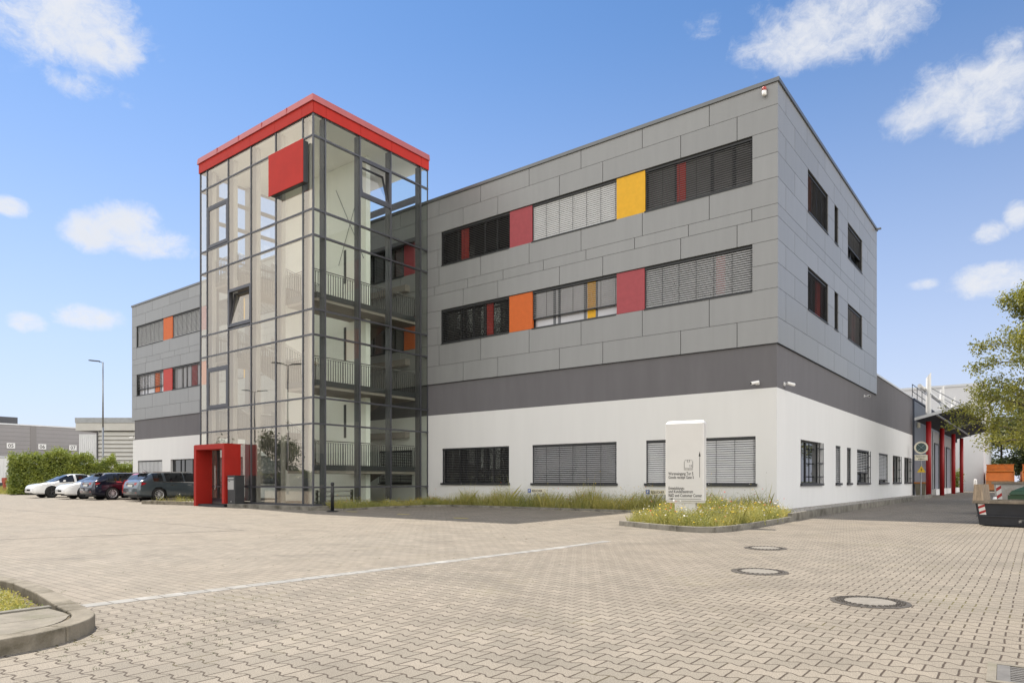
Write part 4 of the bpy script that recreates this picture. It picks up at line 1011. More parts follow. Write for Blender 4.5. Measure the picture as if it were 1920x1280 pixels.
def ring_pts(s, nb=8, nr=6):
    """half ring of one station: sill -> belt -> roof edge -> centre line (local x across, z up)"""
    x, hw, zb0, zbelt, zroof, wr = s
    P_ = [(hw * .90, zb0), (hw * .985, zb0 + .06), (hw, zb0 + (zbelt - zb0) * .45), (hw * .985, zb0 + (zbelt - zb0) * .80), (hw * .955, zbelt)]
    gh = zroof - zbelt
    P_ += [(hw * .955 + (wr - hw * .955) * .33, zbelt + gh * .36), (hw * .955 + (wr - hw * .955) * .68, zbelt + gh * .69), (wr, zbelt + gh * .93), (wr * .8, zbelt + gh * .985), (wr * .45, zroof + gh * .01), (0, zroof + .015)]
    return P_

def make_car(name, label, paint, stations, wheels, glass_side, glass_front, glass_rear, roofz, wheel_r=.335, alloy='alloy', rear=True, spokes=10, rails=False, pillars=(), scale=1.12, loc=(0, 0, 0), rz=0, front_lamps=True, trim=None):
    t = thing(name, label, 'car', loc, rz, 'cars parked along the front of the building', scale)
    st = crspline(stations, 86); rings = [ring_pts(s) for s in st]; K = len(rings[0])
    body = MB()
    # car runs along +y from rear (y = 0) to nose
    idx = {}
    def vid(i, k, sgn):
        if k == K - 1: sgn = 1
        key = (i, k, sgn)
        if key not in idx:
            p = rings[i][k]; y = st[i][0]; x, z = p
            if k < 5:
                for wy in wheels:
                    dd = math.hypot(y - wy, z - wheel_r); ra = wheel_r * 1.13
                    if abs(dd - ra) < .035 and dd > 1e-4: y = wy + (y - wy) * ra / dd; z = wheel_r + (z - wheel_r) * ra / dd
            idx[key] = len(body.v); body.v.append((x * sgn, y, z))
        return idx[key]
    # finer sampling up the side for clean wheel arches
    def refine():
        for i in range(len(rings)):
            r0 = rings[i]; r1 = []
            for k in range(4):
                for q in range(4): f = q / 4; r1.append((r0[k][0] + (r0[k + 1][0] - r0[k][0]) * f, r0[k][1] + (r0[k + 1][1] - r0[k][1]) * f))
            rings[i] = r1 + r0[4:]
    refine(); K = len(rings[0]); kb = K - 7          # kb = belt row index
    def sgnfaces():
        for i in range(len(st) - 1):
            for k in range(K - 1):
                yc = (st[i][0] + st[i + 1][0]) / 2; zc = sum(rings[a][b][1] for a in (i, i + 1) for b in (k, k + 1)) / 4
                if k < kb and any(math.hypot(yc - wy, zc - wheel_r) < wheel_r * 1.13 for wy in wheels): continue
                for sg_ in (1, -1):
                    f = (vid(i, k, sg_), vid(i + 1, k, sg_), vid(i + 1, k + 1, sg_), vid(i, k + 1, sg_))
                    if len(set(f)) < 4: f = tuple(dict.fromkeys(f))
                    body.f.append(f if sg_ == 1 else f[::-1]); body.mi.append(0)
    kmap = [vid]
    def vid2(i, k, sgn):
        if k == K - 1: sgn = 1
        key = (i, k, sgn)
        if key not in idx:
            x, z = rings[i][k]; y = st[i][0]
            if k <= kb:
                for wy in wheels:
                    dd = math.hypot(y - wy, z - wheel_r); ra = wheel_r * 1.13
                    if abs(dd - ra) < .04 and dd > 1e-4: y = wy + (y - wy) * ra / dd; z = wheel_r + (z - wheel_r) * ra / dd
            idx[key] = len(body.v); body.v.append((x * sgn, y, z))
        return idx[key]
    vid = vid2; sgnfaces()
    for i, rev in ((0, True), (len(st) - 1, False)):
        for k in range(K - 1):
            a, b_, c, d_ = vid(i, k, 1), vid(i, k + 1, 1), vid(i, k + 1, -1), vid(i, k, -1)
            f = tuple(dict.fromkeys((a, b_, c, d_))); body.f.append(f if not rev else f[::-1]); body.mi.append(0)
    bo = body.build('body', paint, t, True); fix_normals(bo)
    zc0 = min(s[2] for s in st)
    u = MB(); u.box(-.70, .70, .25, st[-1][0] - .3, zc0 - .02, zc0 + .28); u.build('underbody', M['carblack'], t)
    def S(i, k, sg_, off):
        x, z = rings[i][k]; y = st[i][0]
        i0, i1 = max(i - 1, 0), min(i + 1, len(st) - 1); k0, k1 = max(k - 1, 0), min(k + 1, K - 1)
        du = Vector((rings[i1][k][0] - rings[i0][k][0], st[i1][0] - st[i0][0], rings[i1][k][1] - rings[i0][k][1])); dv = Vector((rings[i][k1][0] - rings[i][k0][0], 0, rings[i][k1][1] - rings[i][k0][1]))
        n = du.cross(dv); n = n.normalized() if n.length > 1e-9 else Vector((0, 0, 1))
        if n.x < -1e-6 or (abs(n.x) < 1e-6 and n.z < 0): n = -n
        p = Vector((x, y, z)) + n * off; return (p.x * sg_, p.y, p.z)
    def patch(nm, y0, y1, k0, k1, m, off=.006, both=True, sides=(1, -1), lab=None):
        g_ = MB(); ii = [i for i in range(len(st)) if y0 <= st[i][0] <= y1]
        for i in ii[:-1]:
            for k in range(k0, k1):
                for sg_ in sides:
                    q = [S(i, k, sg_, off), S(i + 1, k, sg_, off), S(i + 1, k + 1, sg_, off), S(i, k + 1, sg_, off)]
                    g_.face(q if sg_ == 1 else q[::-1])
        if g_.f: o = g_.build(nm, m, t, True); return o
    g0, g1 = glass_side
    edges = [g0] + list(pillars) + [g1]
    for a, c in zip(edges[:-1], edges[1:]):
        for sg_ in (1, -1): patch('side_window', a + .035, c - .035, kb, K - 4, M['carglass'], sides=(sg_,))
    if trim:
        for sg_ in (1, -1): patch('window_trim', g0 - .05, g1 + .05, kb - 1, kb, M['chrome'], off=.004, sides=(sg_,))
    patch('windscreen', glass_front[0], glass_front[1], kb + 2, K - 1, M['carglass'])
    patch('rear_window', glass_rear[0], glass_rear[1], kb + 2, K - 1, M['carglass'])
    # wheels
    wx = stations[len(stations) // 2][1] - .11
    for wy in wheels:
        for sg_ in (1, -1):
            w_ = MB(); R_ = wheel_r; prof = [(R_ * .66, .10), (R_ * .88, .112), (R_ * .97, .095), (R_, .06), (R_, -.06), (R_ * .97, -.095), (R_ * .66, -.10)]
            w_.lathe([(a, b_ * sg_) for a, b_ in prof], (wx * sg_, wy, R_), 32, 'x'); wo = w_.build('wheel', M['rubber'], t, True)
            r_ = MB(); r_.lathe([(R_ * .665, .10 * sg_), (R_ * .60, .085 * sg_), (R_ * .585, .02 * sg_)], (wx * sg_, wy, R_), 32, 'x')
            for k in range(spokes):
                a = 6.2832 * k / spokes; a2 = a + .10
                p = Vector((wx * sg_ + .085 * sg_, wy + math.cos(a) * R_ * .10, R_ + math.sin(a) * R_ * .10)); q = Vector((wx * sg_ + .09 * sg_, wy + math.cos(a2) * R_ * .62, R_ + math.sin(a2) * R_ * .62)); 
                r_.bar(p, q, R_ * (.15 if spokes > 6 else .30), .02)
            r_.lathe([(0, .10 * sg_), (R_ * .16, .098 * sg_), (R_ * .17, .06 * sg_)], (wx * sg_, wy, R_), 16, 'x')
            r_.build('rim', M[alloy], wo)
            d_ = MB(); d_.lathe([(0, .03 * sg_), (R_ * .6, .03 * sg_)], (wx * sg_, wy, R_), 24, 'x'); d_.build('brake_disc', M['carblack'], wo)
            a_ = MB(); a_.lathe([(0, -.12 * sg_), (R_ * 1.12, -.12 * sg_), (R_ * 1.12, .05 * sg_)], (wx * sg_, wy, R_), 24, 'x'); a_.build('wheel_well', M['carblack'], wo)
    L_ = st[-1][0]
    # mirrors, handles
    my = g1 - .25; hwm = stations[len(stations) // 2][1]; zbm = stations[len(stations) // 2][3]
    for sg_ in (1, -1):
        m_ = MB(); m_.solid([(sg_ * (hwm - .04), my - .05, zbm + .0), (sg_ * (hwm + .16), my - .06, zbm + .02), (sg_ * (hwm + .15), my + .08, zbm + .03), (sg_ * (hwm - .04), my + .05, zbm + .01)], [(sg_ * (hwm - .02), my - .05, zbm + .12), (sg_ * (hwm + .15), my - .06, zbm + .15), (sg_ * (hwm + .12), my + .05, zbm + .14), (sg_ * (hwm - .02), my + .03, zbm + .10)])
        fix_normals(m_.build('mirror', paint, t, bevel=.015))
        for hy in (wheels[0] + .55, wheels[0] + 1.45):
            h_ = MB(); h_.box(sg_ * (hwm - .005), sg_ * (hwm + .018), hy, hy + .2, zbm - .17, zbm - .135); h_.build('door_handle', M['chrome'] if trim else paint, t)
    return t, st, rings, patch, S, kb, K, L_

def plate(t, x0, x1, y, z, rear=True):
    b = MB(); b.box(x0, x1, y - .006, y + .006, z, z + .11); b.build('number_plate', M['plate'], t)

WAGON = [(0.0, .80, .34, .64, .66, .74), (.05, .86, .30, .82, .84, .76), (.11, .89, .27, .96, .985, .78), (.20, .905, .25, 1.0, 1.03, .77), (.42, .92, .21, 1.01, 1.22, .68), (.62, .922, .20, 1.015, 1.40, .60), (.80, .925, .2, 1.01, 1.435, .595), (1.5, .93, .19, .995, 1.468, .605), (2.4, .932, .19, .975, 1.475, .61), (3.0, .93, .19, .955, 1.43, .60), (3.45, .925, .19, .945, 1.20, .66), (3.78, .918, .19, .93, .965, .78), (4.2, .90, .2, .87, .90, .80), (4.6, .85, .22, .77, .79, .76), (4.8, .77, .26, .66, .68, .68), (4.86, .66, .32, .55, .57, .6)]
def wagon(label, paint_name, c, x, y, spk, coat=1., scale=1.10):
    pm = mat(paint_name, c, .28, .55, .02, 2, coat=coat)
    t, st, rings, patch, S, kb, K, L_ = make_car('estate_car', label, pm, WAGON, (1.02, 3.84), (.72, 3.35), (3.08, 3.70), (.26, .60), 1.47, alloy='alloy', spokes=spk, pillars=(1.32, 2.32), loc=(x, y, gz(y + 2)), rz=0, trim=True, scale=scale)
    for sg_ in (1, -1):
        b = MB(); b.solid([(sg_ * .44, -.0, .82), (sg_ * .90, .16, .80), (sg_ * .915, .34, .86), (sg_ * .44, .12, .84)], [(sg_ * .44, .02, .93), (sg_ * .88, .18, .95), (sg_ * .905, .40, .92), (sg_ * .44, .14, .93)]); fix_normals(b.build('tail_light', M['lampred'], t))
        b = MB(); b.tube((sg_ * .60, .85, 1.475), (sg_ * .61, 2.7, 1.50), .018, n=6); b.build('roof_rail', M['chrome'], t)
    b = MB(); b.box(-.45, .45, -.012, .03, .88, .905); b.build('chrome_strip', M['chrome'], t)
    plate(t, -.26, .26, -.005, .73)
    b = MB(); b.box(-.78, .78, .02, .3, .27, .40); b.box(-.62, .62, -.012, .05, .62, .65); b.build('bumper_trim', M['carblack'], t)
    b = MB(); b.box(-.56, .56, .44, .70, 1.405, 1.435); b.build('roof_spoiler', pm, t)
    b = MB(); b.bar((.02, .30, 1.10), (.38, .25, 1.06), .02); b.build('rear_wiper', M['carblack'], t)
    b = MB()
    for sg_ in (1, -1): b.box(sg_ * .55, sg_ * .72, -.004, .02, .42, .455)
    b.build('reflector', M['lampred'], t)
    return t
wagon('slate grey estate car nearest the red portal, rear towards the yard', 'slate_paint', (.085, .11, .13), -32.95, -6.3, 10)
wagon('midnight blue estate car between the red hatchback and the white saloons', 'midnight_paint', (.010, .013, .030), -38.5, -6.5, 12)

HATCH = [(0.0, .74, .34, .62, .64, .68), (.05, .80, .30, .80, .82, .72), (.12, .83, .27, .93, .96, .74), (.25, .84, .25, .97, 1.10, .68), (.45, .845, .22, .98, 1.38, .58), (.62, .85, .2, .98, 1.44, .57), (1.3, .855, .19, .97, 1.49, .58), (2.1, .855, .19, .95, 1.48, .58), (2.6, .85, .19, .93, 1.40, .57), (3.05, .845, .19, .92, 1.12, .65), (3.35, .835, .19, .90, .94, .72), (3.7, .80, .22, .80, .82, .70), (3.95, .70, .27, .64, .66, .60), (4.0, .6, .32, .54, .56, .5)]
pm = mat('bright_red_paint', (.52, .02, .02), .3, .1, .02, 2, coat=1)
t, *_r = make_car('hatchback', 'bright red hatchback squeezed between the two estate cars', pm, HATCH, (.75, 3.2), (.6, 2.95), (2.68, 3.28), (.2, .44), 1.48, alloy='alloyd', spokes=8, pillars=(1.55,), loc=(-35.85, -5.2, gz(-4)), scale=1.10)
for sg_ in (1, -1):
    b = MB(); b.solid([(sg_ * .56, -.01, .80), (sg_ * .80, .10, .80), (sg_ * .83, .24, .80), (sg_ * .56, .1, .80)], [(sg_ * .60, .06, 1.06), (sg_ * .77, .14, 1.06), (sg_ * .80, .28, 1.06), (sg_ * .6, .12, 1.06)]); fix_normals(b.build('tail_light', M['lampred'], t))
plate(t, -.26, .26, -.008, .50)
b = MB(); b.tube((0, 1.0, 1.49), (0, .8, 1.66), .008, n=5); b.build('aerial', M['carblack'], t)

SALOON = [(0.0, .72, .36, .70, .72, .64), (.06, .82, .30, .90, .92, .72), (.2, .88, .26, 1.02, 1.05, .76), (.6, .91, .22, 1.02, 1.10, .72), (1.1, .92, .19, 1.0, 1.27, .62), (1.8, .925, .18, .97, 1.42, .57), (2.3, .925, .17, .95, 1.44, .57), (2.8, .925, .17, .93, 1.36, .58), (3.3, .92, .17, .90, 1.12, .64), (3.72, .915, .18, .85, .90, .74), (4.1, .90, .19, .80, .86, .76), (4.4, .865, .20, .73, .79, .74), (4.58, .82, .22, .64, .70, .70), (4.67, .74, .25, .55, .60, .62), (4.70, .66, .28, .48, .52, .55)]
pw = mat('white_car_paint', (.78, .78, .77), .25, 0, .01, 2, coat=1)
def saloon(label, x, y):
    t, st, rings, patch, S, kb, K, L_ = make_car('saloon_car', label, pw, SALOON, (.86, 3.74), (1.0, 3.35), (2.72, 3.66), (.62, 1.45), 1.44, alloy='alloyd', spokes=5, pillars=(1.6, 2.4), loc=(x, y, gz(y)), rz=math.pi, scale=1.10)
    for sg_ in (1, -1):
        b = MB(); b.solid([(sg_ * .50, 4.535, .60), (sg_ * .76, 4.40, .63), (sg_ * .86, 4.12, .735), (sg_ * .83, 4.12, .74)], [(sg_ * .49, 4.53, .645), (sg_ * .74, 4.36, .70), (sg_ * .83, 4.10, .80), (sg_ * .80, 4.10, .80)]); fix_normals(b.build('headlight', M['lampclear'], t))
        b = MB(); b.box(sg_ * .56, sg_ * .80, 4.55, 4.60, .40, .425); b.build('fog_slot', M['carblack'], t)
    b = MB(); b.box(-.52, .52, 4.58, 4.665, .27, .335); b.build('air_intake', M['carblack'], t)
    b = MB(); b.box(-.27, .27, 4.68, 4.70, .38, .48); b.build('number_plate', M['cream'], t)
    return t
saloon('white saloon second in the row, its nose beside the dark estate car', -41.8, -1.6)
saloon('white saloon at the far left end of the parked row', -47.0, -1.7)

# ------------------------------------------------------------------ hedge, trees
def hedge(name, label, x0, x1, y0, y1, hfun, n, leaf=.10, seed=1, mleaf='hedge', cat='hedge', z0=.08):
    r = random.Random(seed); t = thing(name, label, cat, ((x0 + x1) / 2, (y0 + y1) / 2, z0)); cx, cy = (x0 + x1) / 2, (y0 + y1) / 2
    c = MB(); m_ = 14
    for k in range(m_):
        a, b_ = x0 + .25 + (x1 - x0 - .5) * k / m_, x0 + .25 + (x1 - x0 - .5) * (k + 1) / m_; c.box(a - cx, b_ - cx, y0 + .3 - cy, y1 - .3 - cy, 0, hfun((a + b_) / 2) - .55)
    c.build('twigs', M['hedgecore'], t)
    l = MB()
    for _ in range(n):
        f = r.random(); x = r.uniform(x0, x1); h = hfun(x)
        bulge = .16 * math.sin(x * 2.1 + 3 * math.sin(x * .7)) 
        if f < .55: y = y0 - .05 + abs(r.gauss(0, .16)) - bulge * .6 * (.4 + r.random()); z = r.uniform(.05, h + .05)
        elif f < .85: y = r.uniform(y0, y1); z = h + r.gauss(-.12, .2)
        else: x = (x0 if r.random() < .7 else x1) + r.gauss(0, .14) + (r.random() ** 3) * .3; y = r.uniform(y0, y1); z = r.uniform(.05, h)
        if z > h - .9: z += .28 * math.sin(x * 5.1) * math.sin(x * 1.7 + 1) * r.random(); 
        leaf_quad(l, (x - cx, y - cy, z), leaf * r.uniform(.6, 1.3), r)
    for _ in range(int((x1 - x0) * 7)):     # shoots that stick out of the top
        x = r.uniform(x0, x1); y = r.uniform(y0, y1); h = hfun(x); L_ = r.uniform(.2, .6)
        for k in range(12): leaf_quad(l, (x - cx + r.gauss(0, .06), y - cy + r.gauss(0, .06), h + L_ * k / 12), leaf * .8, r)
    l.build('foliage', M[mleaf], t); return t
hg = hedge('hedge', 'tall green hedge behind the parked cars, left of the office block', -6.9, 9.5, -.9, .9, lambda x: (3.2 if x < -1.2 else 2.8) + .2 * math.sin(x * 1.3) + .14 * math.sin(x * 3.1 + 1) + (-.55 if .4 < x < 3.0 else (.35 if x > 3.0 else 0)), 42000, .10, 21)
hg.location = (-56.2, 3.2, .08); hg.rotation_euler = (0, 0, R(62))

def tree(name, label, loc, height, trunk_h, rad, nl, seed, leaf=.07, mleaf='leaf', group=None, cz=.55, trunk_r=.18, squash=1., limbs=13, cone=False):
    r = random.Random(seed); t = thing(name, label, 'tree', loc, 0, group)
    tr = MB(); lv = MB(); top = Vector((r.gauss(0, .15), r.gauss(0, .15), height * .86))
    pts = [Vector((0, 0, -.1))] + [Vector((r.gauss(0, .06), r.gauss(0, .06), height * .86 * k / 6)) for k in range(1, 6)] + [top]
    def tr_r(f): return trunk_r * (1 - f * .86)
    for i in range(6): tr.tube(pts[i], pts[i + 1], tr_r(i / 6) * (1.35 if i == 0 else 1), tr_r((i + 1) / 6), 8)
    twigs = []
    for q in range(limbs):
        f = (q + .5) / limbs; z = trunk_h + (height * .84 - trunk_h) * f; i = min(5, int(z / (height * .86) * 6)); base = pts[i].lerp(pts[i + 1], z / (height * .86) * 6 - i)
        a = q * 2.4 + r.uniform(-.4, .4); L_ = rad * (math.sin(math.pi * min(1, (.18 + .75 * f))) ** .7) * r.uniform(.8, 1.12); L_ = max(L_, rad * .3); L_ = rad * (1.08 - .66 * f) * r.uniform(.82, 1.1) if cone else L_
        d = Vector((math.cos(a), math.sin(a), r.uniform(.15, .5) + .4 * f)).normalized(); p = base; n = 5; seg = L_ / n; rr = tr_r(z / (height * .86)) * .5
        for k in range(n):
            d2 = (d + Vector((r.gauss(0, .16), r.gauss(0, .16), r.gauss(0, .10) - .04 * k))).normalized(); p2 = p + d2 * seg; tr.tube(p, p2, rr * (1 - k / n * .8), rr * (1 - (k + 1) / n * .8), 6)
            if k >= 1:
                for s_ in range(3):
                    da = (d2 + Vector((r.gauss(0, .7), r.gauss(0, .7), r.gauss(0, .5)))).normalized(); ln_ = seg * r.uniform(.8, 1.5) * (1 - .1 * k); e = p2 + da * ln_; tr.tube(p2, e, rr * .22, rr * .06, 4)
                    for w_ in range(4):
                        o = p2.lerp(e, .35 + .65 * (w_ + 1) / 4); db = (da + Vector((r.gauss(0, .8), r.gauss(0, .8), r.gauss(0, .6)))).normalized(); e2 = o + db * ln_ * .45; tr.tube(o, e2, rr * .07, rr * .03, 3); twigs.append((o, e2))
            p = p2; d = d2
    per = max(3, nl // max(1, len(twigs)))
    for o, e in twigs:
        if r.random() < .06: continue
        for _ in range(int(per * r.uniform(.5, 1.5))):
            c = o.lerp(e, r.uniform(.1, 1.15)); s = leaf * 2.2; leaf_quad(lv, (c.x + r.gauss(0, s), c.y + r.gauss(0, s), c.z + r.gauss(0, s) - .03), leaf * r.uniform(.65, 1.25), r, .5)
    tr.build('trunk', M['bark'], t, True); lv.build('crown', M[mleaf], t); return t
tree('deciduous_tree', 'airy light green tree reaching in over the skips from the right', (8.0, 17.9, .1), 12.2, 1.7, 5.0, 50000, 31, .076, trunk_r=.2, limbs=46, cone=True)
for k, (x, y, h, rad, lab) in enumerate(((2.9, 82, 9.5, 4.6, 'dense dark tree straight behind the nearer orange container'), (8.2, 80, 12.0, 5.2, 'taller dark tree behind the orange container at the edge'), (6.3, 96, 14, 6.0, 'tallest background tree, rearmost behind the containers'), (14, 78, 12.5, 6, 'broad dark tree right of the background trees'))):
    tree('background_tree', lab, (x, y, .1), h, 1.2, rad, 11000, 40 + k, .20, 'leafd', 'trees behind the yard', trunk_r=.22, limbs=15)

# ------------------------------------------------------------------ far left: lamp, warehouse, hall, fence
def mast(label, loc, h, heads, rz=0, group='tall yard lamps'):
    t = thing('street_lamp', label, 'street lamp', loc, rz, group)
    b = MB(); b.tube((0, 0, 0), (0, 0, h * .5), .10, .08, 10); b.tube((0, 0, h * .5), (0, 0, h), .08, .055, 10); b.build('pole', M['post'], t, True)
    b = MB(); b.lathe([(.0, .0), (.19, 0), (.19, .03), (.12, .06), (0, .06)], n=12); b.build('base', M['post'], t)
    for a in heads:
        d = Vector((math.cos(a), math.sin(a), .1)); b = MB(); b.tube((0, 0, h - .05), d * .35 + Vector((0, 0, h)), .035, n=6)
        p, q = d * .3 + Vector((0, 0, h)), d * 1.45 + Vector((0, 0, h)); n = Vector((-d.y, d.x, 0)).normalized()
        b.solid([p - n * .10, q - n * .16 - d * .3, q, q + n * .16 - d * .3, p + n * .10], [v + Vector((0, 0, .1)) for v in (p - n * .08, q - n * .12 - d * .3, q - d * .1, q + n * .12 - d * .3, p + n * .08)]); fix_normals(b.build('lamp_head', M['frame'], t))
    return t
mast('tall single-headed grey lamp standing behind the hedge at the left', (-64.99, 4.68, .1), 12.6, (math.pi * 1.22,))
mast('tall double-headed lamp across the yard behind the photographer', (-45.6, -25.1, 0), 11.4, (-.91, 2.23))
mast('second double-headed lamp farther off across the yard', (-64.3, -33.3, 0), 11.4, (-.91, 2.23))

WH = thing('warehouse', 'long grey warehouse with numbered dock plates 05, 06 and 07 beyond the hedge', 'warehouse', (-100, 10, .1))
b = MB(); b.box(-40, 0, -35, 12.5, 3.9, 8.45); b.build('upper_wall', M['sheet_grey'], WH)
b = MB(); b.box(-40, -.6, -35, 12.5, 0, 3.9); b.build('dock_wall', M['sheet_dark'], WH)
b = MB(); b.box(-40, .12, -35, 12.5, 8.45, 8.62); b.box(0, .08, -35, 12.5, 4.15, 4.32); b.build('edge_trim', M['sheet_pale'], WH)
b = MB(); b.box(-30, -6, -30, -.45, 8.62, 9.95); b.build('roof_plant_room', M['sheet_dark'], WH)
b = MB()
for y in (-.42, -10, -20): b.box(0, .05, y - .35, y + .35, 4.32, 8.45)
b.build('panel_joint', mat('joint_grey', (.24, .225, .22), .6), WH)
b = MB()
for k in range(7): b.box(0, .015, -35, 12.4, 4.75 + .55 * k, 4.765 + .55 * k)
b.build('sheet_groove', M['sheet_dark'], WH)
for y, n in ((-2.95, '05'), (.6, '06'), (4.3, '07')):
    b = MB(); b.box(.05, .09, y - .46, y + .46, 5.36, 6.08); pl = b.build('number_board', M['white'], WH); pl['label'] = 'white board with black numerals ' + n
    lettering(n, .66, (.095, y, 5.5), (R(90), 0, R(90)), M['black'], pl, .95, 'CENTER')

HB = thing('storage_hall', 'pale ribbed storage hall with a grey roof edge behind the lamp', 'hall', (-82.6, 8.7, .1), R(38))
b = MB(); b.box(2.35, 16, .25, 14, 0, 6.9); b.build('louvre_wall', M['sheet_light'], HB)
b = MB()
for k in range(14): b.solid([(2.3, .0, .2 + .48 * k), (16, .0, .2 + .48 * k), (16, .25, .2 + .48 * k), (2.3, .25, .2 + .48 * k)], [(2.3, .18, .62 + .48 * k), (16, .18, .62 + .48 * k), (16, .25, .62 + .48 * k), (2.3, .25, .62 + .48 * k)])
b.build('louvres', M['sheet_light'], HB)
b = MB(); b.box(0.15, 2.3, .1, 14, 0, 6.6)
for k in range(9): b.box(.25 + k * .23, .32 + k * .23, .05, .1, 0, 6.6)
b.build('translucent_strip', M['sheet_pale'], HB)
b = MB(); b.box(-.1, 16.2, -.15, 14, 7.0, 7.9); b.build('fascia', M['sheet_light'], HB)
b = MB(); b.box(-.15, 16.25, -.22, 14.1, 7.9, 8.5); b.build('roof_edge', M['post'], HB)
b = MB(); b.box(2.3, 2.42, -.05, .02, .2, 6.9); b.build('corner_post', M['sheet_dark'], HB)

t = thing('marker_post', 'rust red marker post with a broad head beside the hedge', 'post', (-64.9, -3.3, .08))
b = MB(); b.box(-.22, .22, -.06, .06, 0, .95); b.build('post', mat('rust_red', (.34, .06, .03), .7, 0, .2, 3), t)
b = MB(); b.prism([(-.48, 1.12), (-.36, .95), (.36, .95), (.48, 1.12), (.48, 1.42), (-.48, 1.42)], -.07, .07)
b.v = [(x, z, y) for x, y, z in b.v]; fix_normals(b.build('head', MATS['rust_red'], t)); t.scale = (1, 1, .98)
t = thing('fence', 'wire mesh fence with steel posts left of the hedge', 'fence', (-72, 1.0, .1))
for x in (-8, -4, 0, 4): b = MB(); b.box(x - .03, x + .03, -.03, .03, 0, 2.0); b.build('post', M['post'], t)
b = MB()
for k in range(9): b.box(-8, 4, -.006, .006, .15 + .22 * k, .17 + .22 * k)
for k in range(60): b.box(-8 + .2 * k, -7.985 + .2 * k, -.006, .006, .1, 1.95)
b.build('mesh', M['post'], t)
t = thing('white_container', 'white box container beyond the wire fence', 'container', (-84.6, 2.4, .1), R(30))
b = MB(); b.box(-2.6, 2.6, -1.2, 1.2, .9, 3.6)
for k in range(10): b.box(-2.4 + k * .5, -2.25 + k * .5, -1.23, -1.2, 1.0, 3.5)
b.build('body', M['sheet_pale'], t)
for x in (-2.3, 2.3): b = MB(); b.box(x - .15, x + .15, -1.1, 1.1, 0, .9); b.build('leg', M['sheet_dark'], t)
r = random.Random(77); vg = MB()
for _ in range(5200):
    x, y = r.uniform(-80, -59.8), r.uniform(-4.2, .5); blade(vg, x, y, gz(y), r.uniform(.2, .75), .012, .2, r.uniform(0, 3), r)
tag(vg.build('verge_grass', M['grass']), 'yellowing rough grass at the foot of the fence and hedge', 'grass', kind='stuff')

# what stands across the yard behind the photographer (it shows in the tower glass)
for k, (x, y, h, rad, lab) in enumerate(((-66, -37, 6.2, 3.2, 'round dark tree across the yard, opposite the tower door'), (-59, -42, 7.2, 3.6, 'taller dark tree across the yard beside the round one'), (-74, -36, 5.4, 3.0, 'small tree across the yard near the far lamp'))):
    tree('yard_tree', lab, (x, y, 0), h, 1.2, rad, 5000, 60 + k, .20, 'leafd', 'trees across the yard', trunk_r=.15, limbs=12)
hedge('hedge', 'low hedge along the far edge of the yard behind the photographer', -90, -30, -41.5, -40.2, lambda x: 2.0 + .2 * math.sin(x), 9000, .22, 23, z0=0)

# ------------------------------------------------------------------ right: loading yard
LH = thing('loading_hall', 'blue grey corrugated loading hall with canopy and red columns', 'hall', (0, 30.3, .1))
b = MB(); b.box(-24, 0, 0.05, 27, 0, 6.62)
for k in range(55): b.box(0, .03, .25, 8.0, .4 + k * .112, .46 + k * .112)
for k in range(55): b.box(-3, 0, .02, .05, .4 + k * .112, .46 + k * .112)
b.build('corrugated_wall', M['corr'], LH)
b = MB(); b.box(0.0, .06, .04, .24, 0, 6.62); b.box(-24, .1, -.02, 27, 6.62, 6.72); b.build('corner_trim', mat('dark_blue_trim', (.06, .07, .10), .4, .4), LH)
b = MB(); b.box(.002, .16, 8.0, 27, 0, 5.0); b.build('dock_front', M['sheet_grey'], LH)
for y0, y1 in ((10.0, 12.4), (13.8, 16.8), (18.5, 21.5), (23.3, 26)):
    b = MB(); b.box(.16, .2, y0, y1, .5, 4.0); do = b.build('dock_door', M['door_grey'], LH)
    b = MB(); b.box(.16, .23, y0 - .12, y0, .4, 4.1); b.box(.16, .23, y1, y1 + .12, .4, 4.1); b.box(.16, .23, y0, y1, 4.0, 4.12); b.build('door_frame', M['frame'], do)
b = MB(); b.box(.16, .5, 8, 27, 0, .45); b.build('dock_edge', M['white'], LH)
b = MB()
for y in (7.6, 8.8, 13.1): b.tube((.22, y, 0), (.22, y, 5), .05, n=8)
b.build('downpipe', M['post'], LH)
b = MB()
for y in (0.2, 2.5, 5.0, 8): b.box(-.1, -.06, y - .02, y + .02, 6.72, 7.7)
for z in (7.2, 7.68): b.box(-.1, -.06, .2, 8, z, z + .03)
b.build('roof_railing', M['frame'], LH)
COLY = [29.8, 37.6, 46.0, 53.6]; CXX = .95
for i, y in enumerate(COLY):
    t = thing('canopy_column', 'deep red round canopy column, ' + ('nearest, behind the no stopping sign', 'second from the front under the canopy', 'third from the front under the canopy', 'last one, in front of the white office wall')[i], 'column', (CXX, y, .1), 0, 'red columns of the loading canopy')
    b = MB(); b.tube((0, 0, 0), (0, 0, 5.05 + i * .02), .155, n=18); b.build('shaft', M['redcol'], t, True)
    b = MB(); b.solid([(.165 * math.cos(a), .165 * math.sin(a), 5.45) for a in [6.2832 * k / 18 for k in range(18)]], [(.15 * math.cos(a), .15 * math.sin(a), 8.1 + .2 * math.cos(a)) for a in [6.2832 * k / 18 for k in range(18)]]); b.build('upper_mast', M['white'], t)
    b = MB(); b.tube((.1, .1, 7.3), (1.95, .1, 6.0), .03, n=6); b.tube((.1, -.1, 6.9), (1.2, -.1, 5.8), .025, n=6); b.build('tie_rod', M['post'], t)
t = thing('loading_canopy', 'sloping dark metal canopy carried by the red columns', 'canopy', (0, 29.0, 0))
zl, zr, xr_ = 5.22, 5.95, 2.98
b = MB()
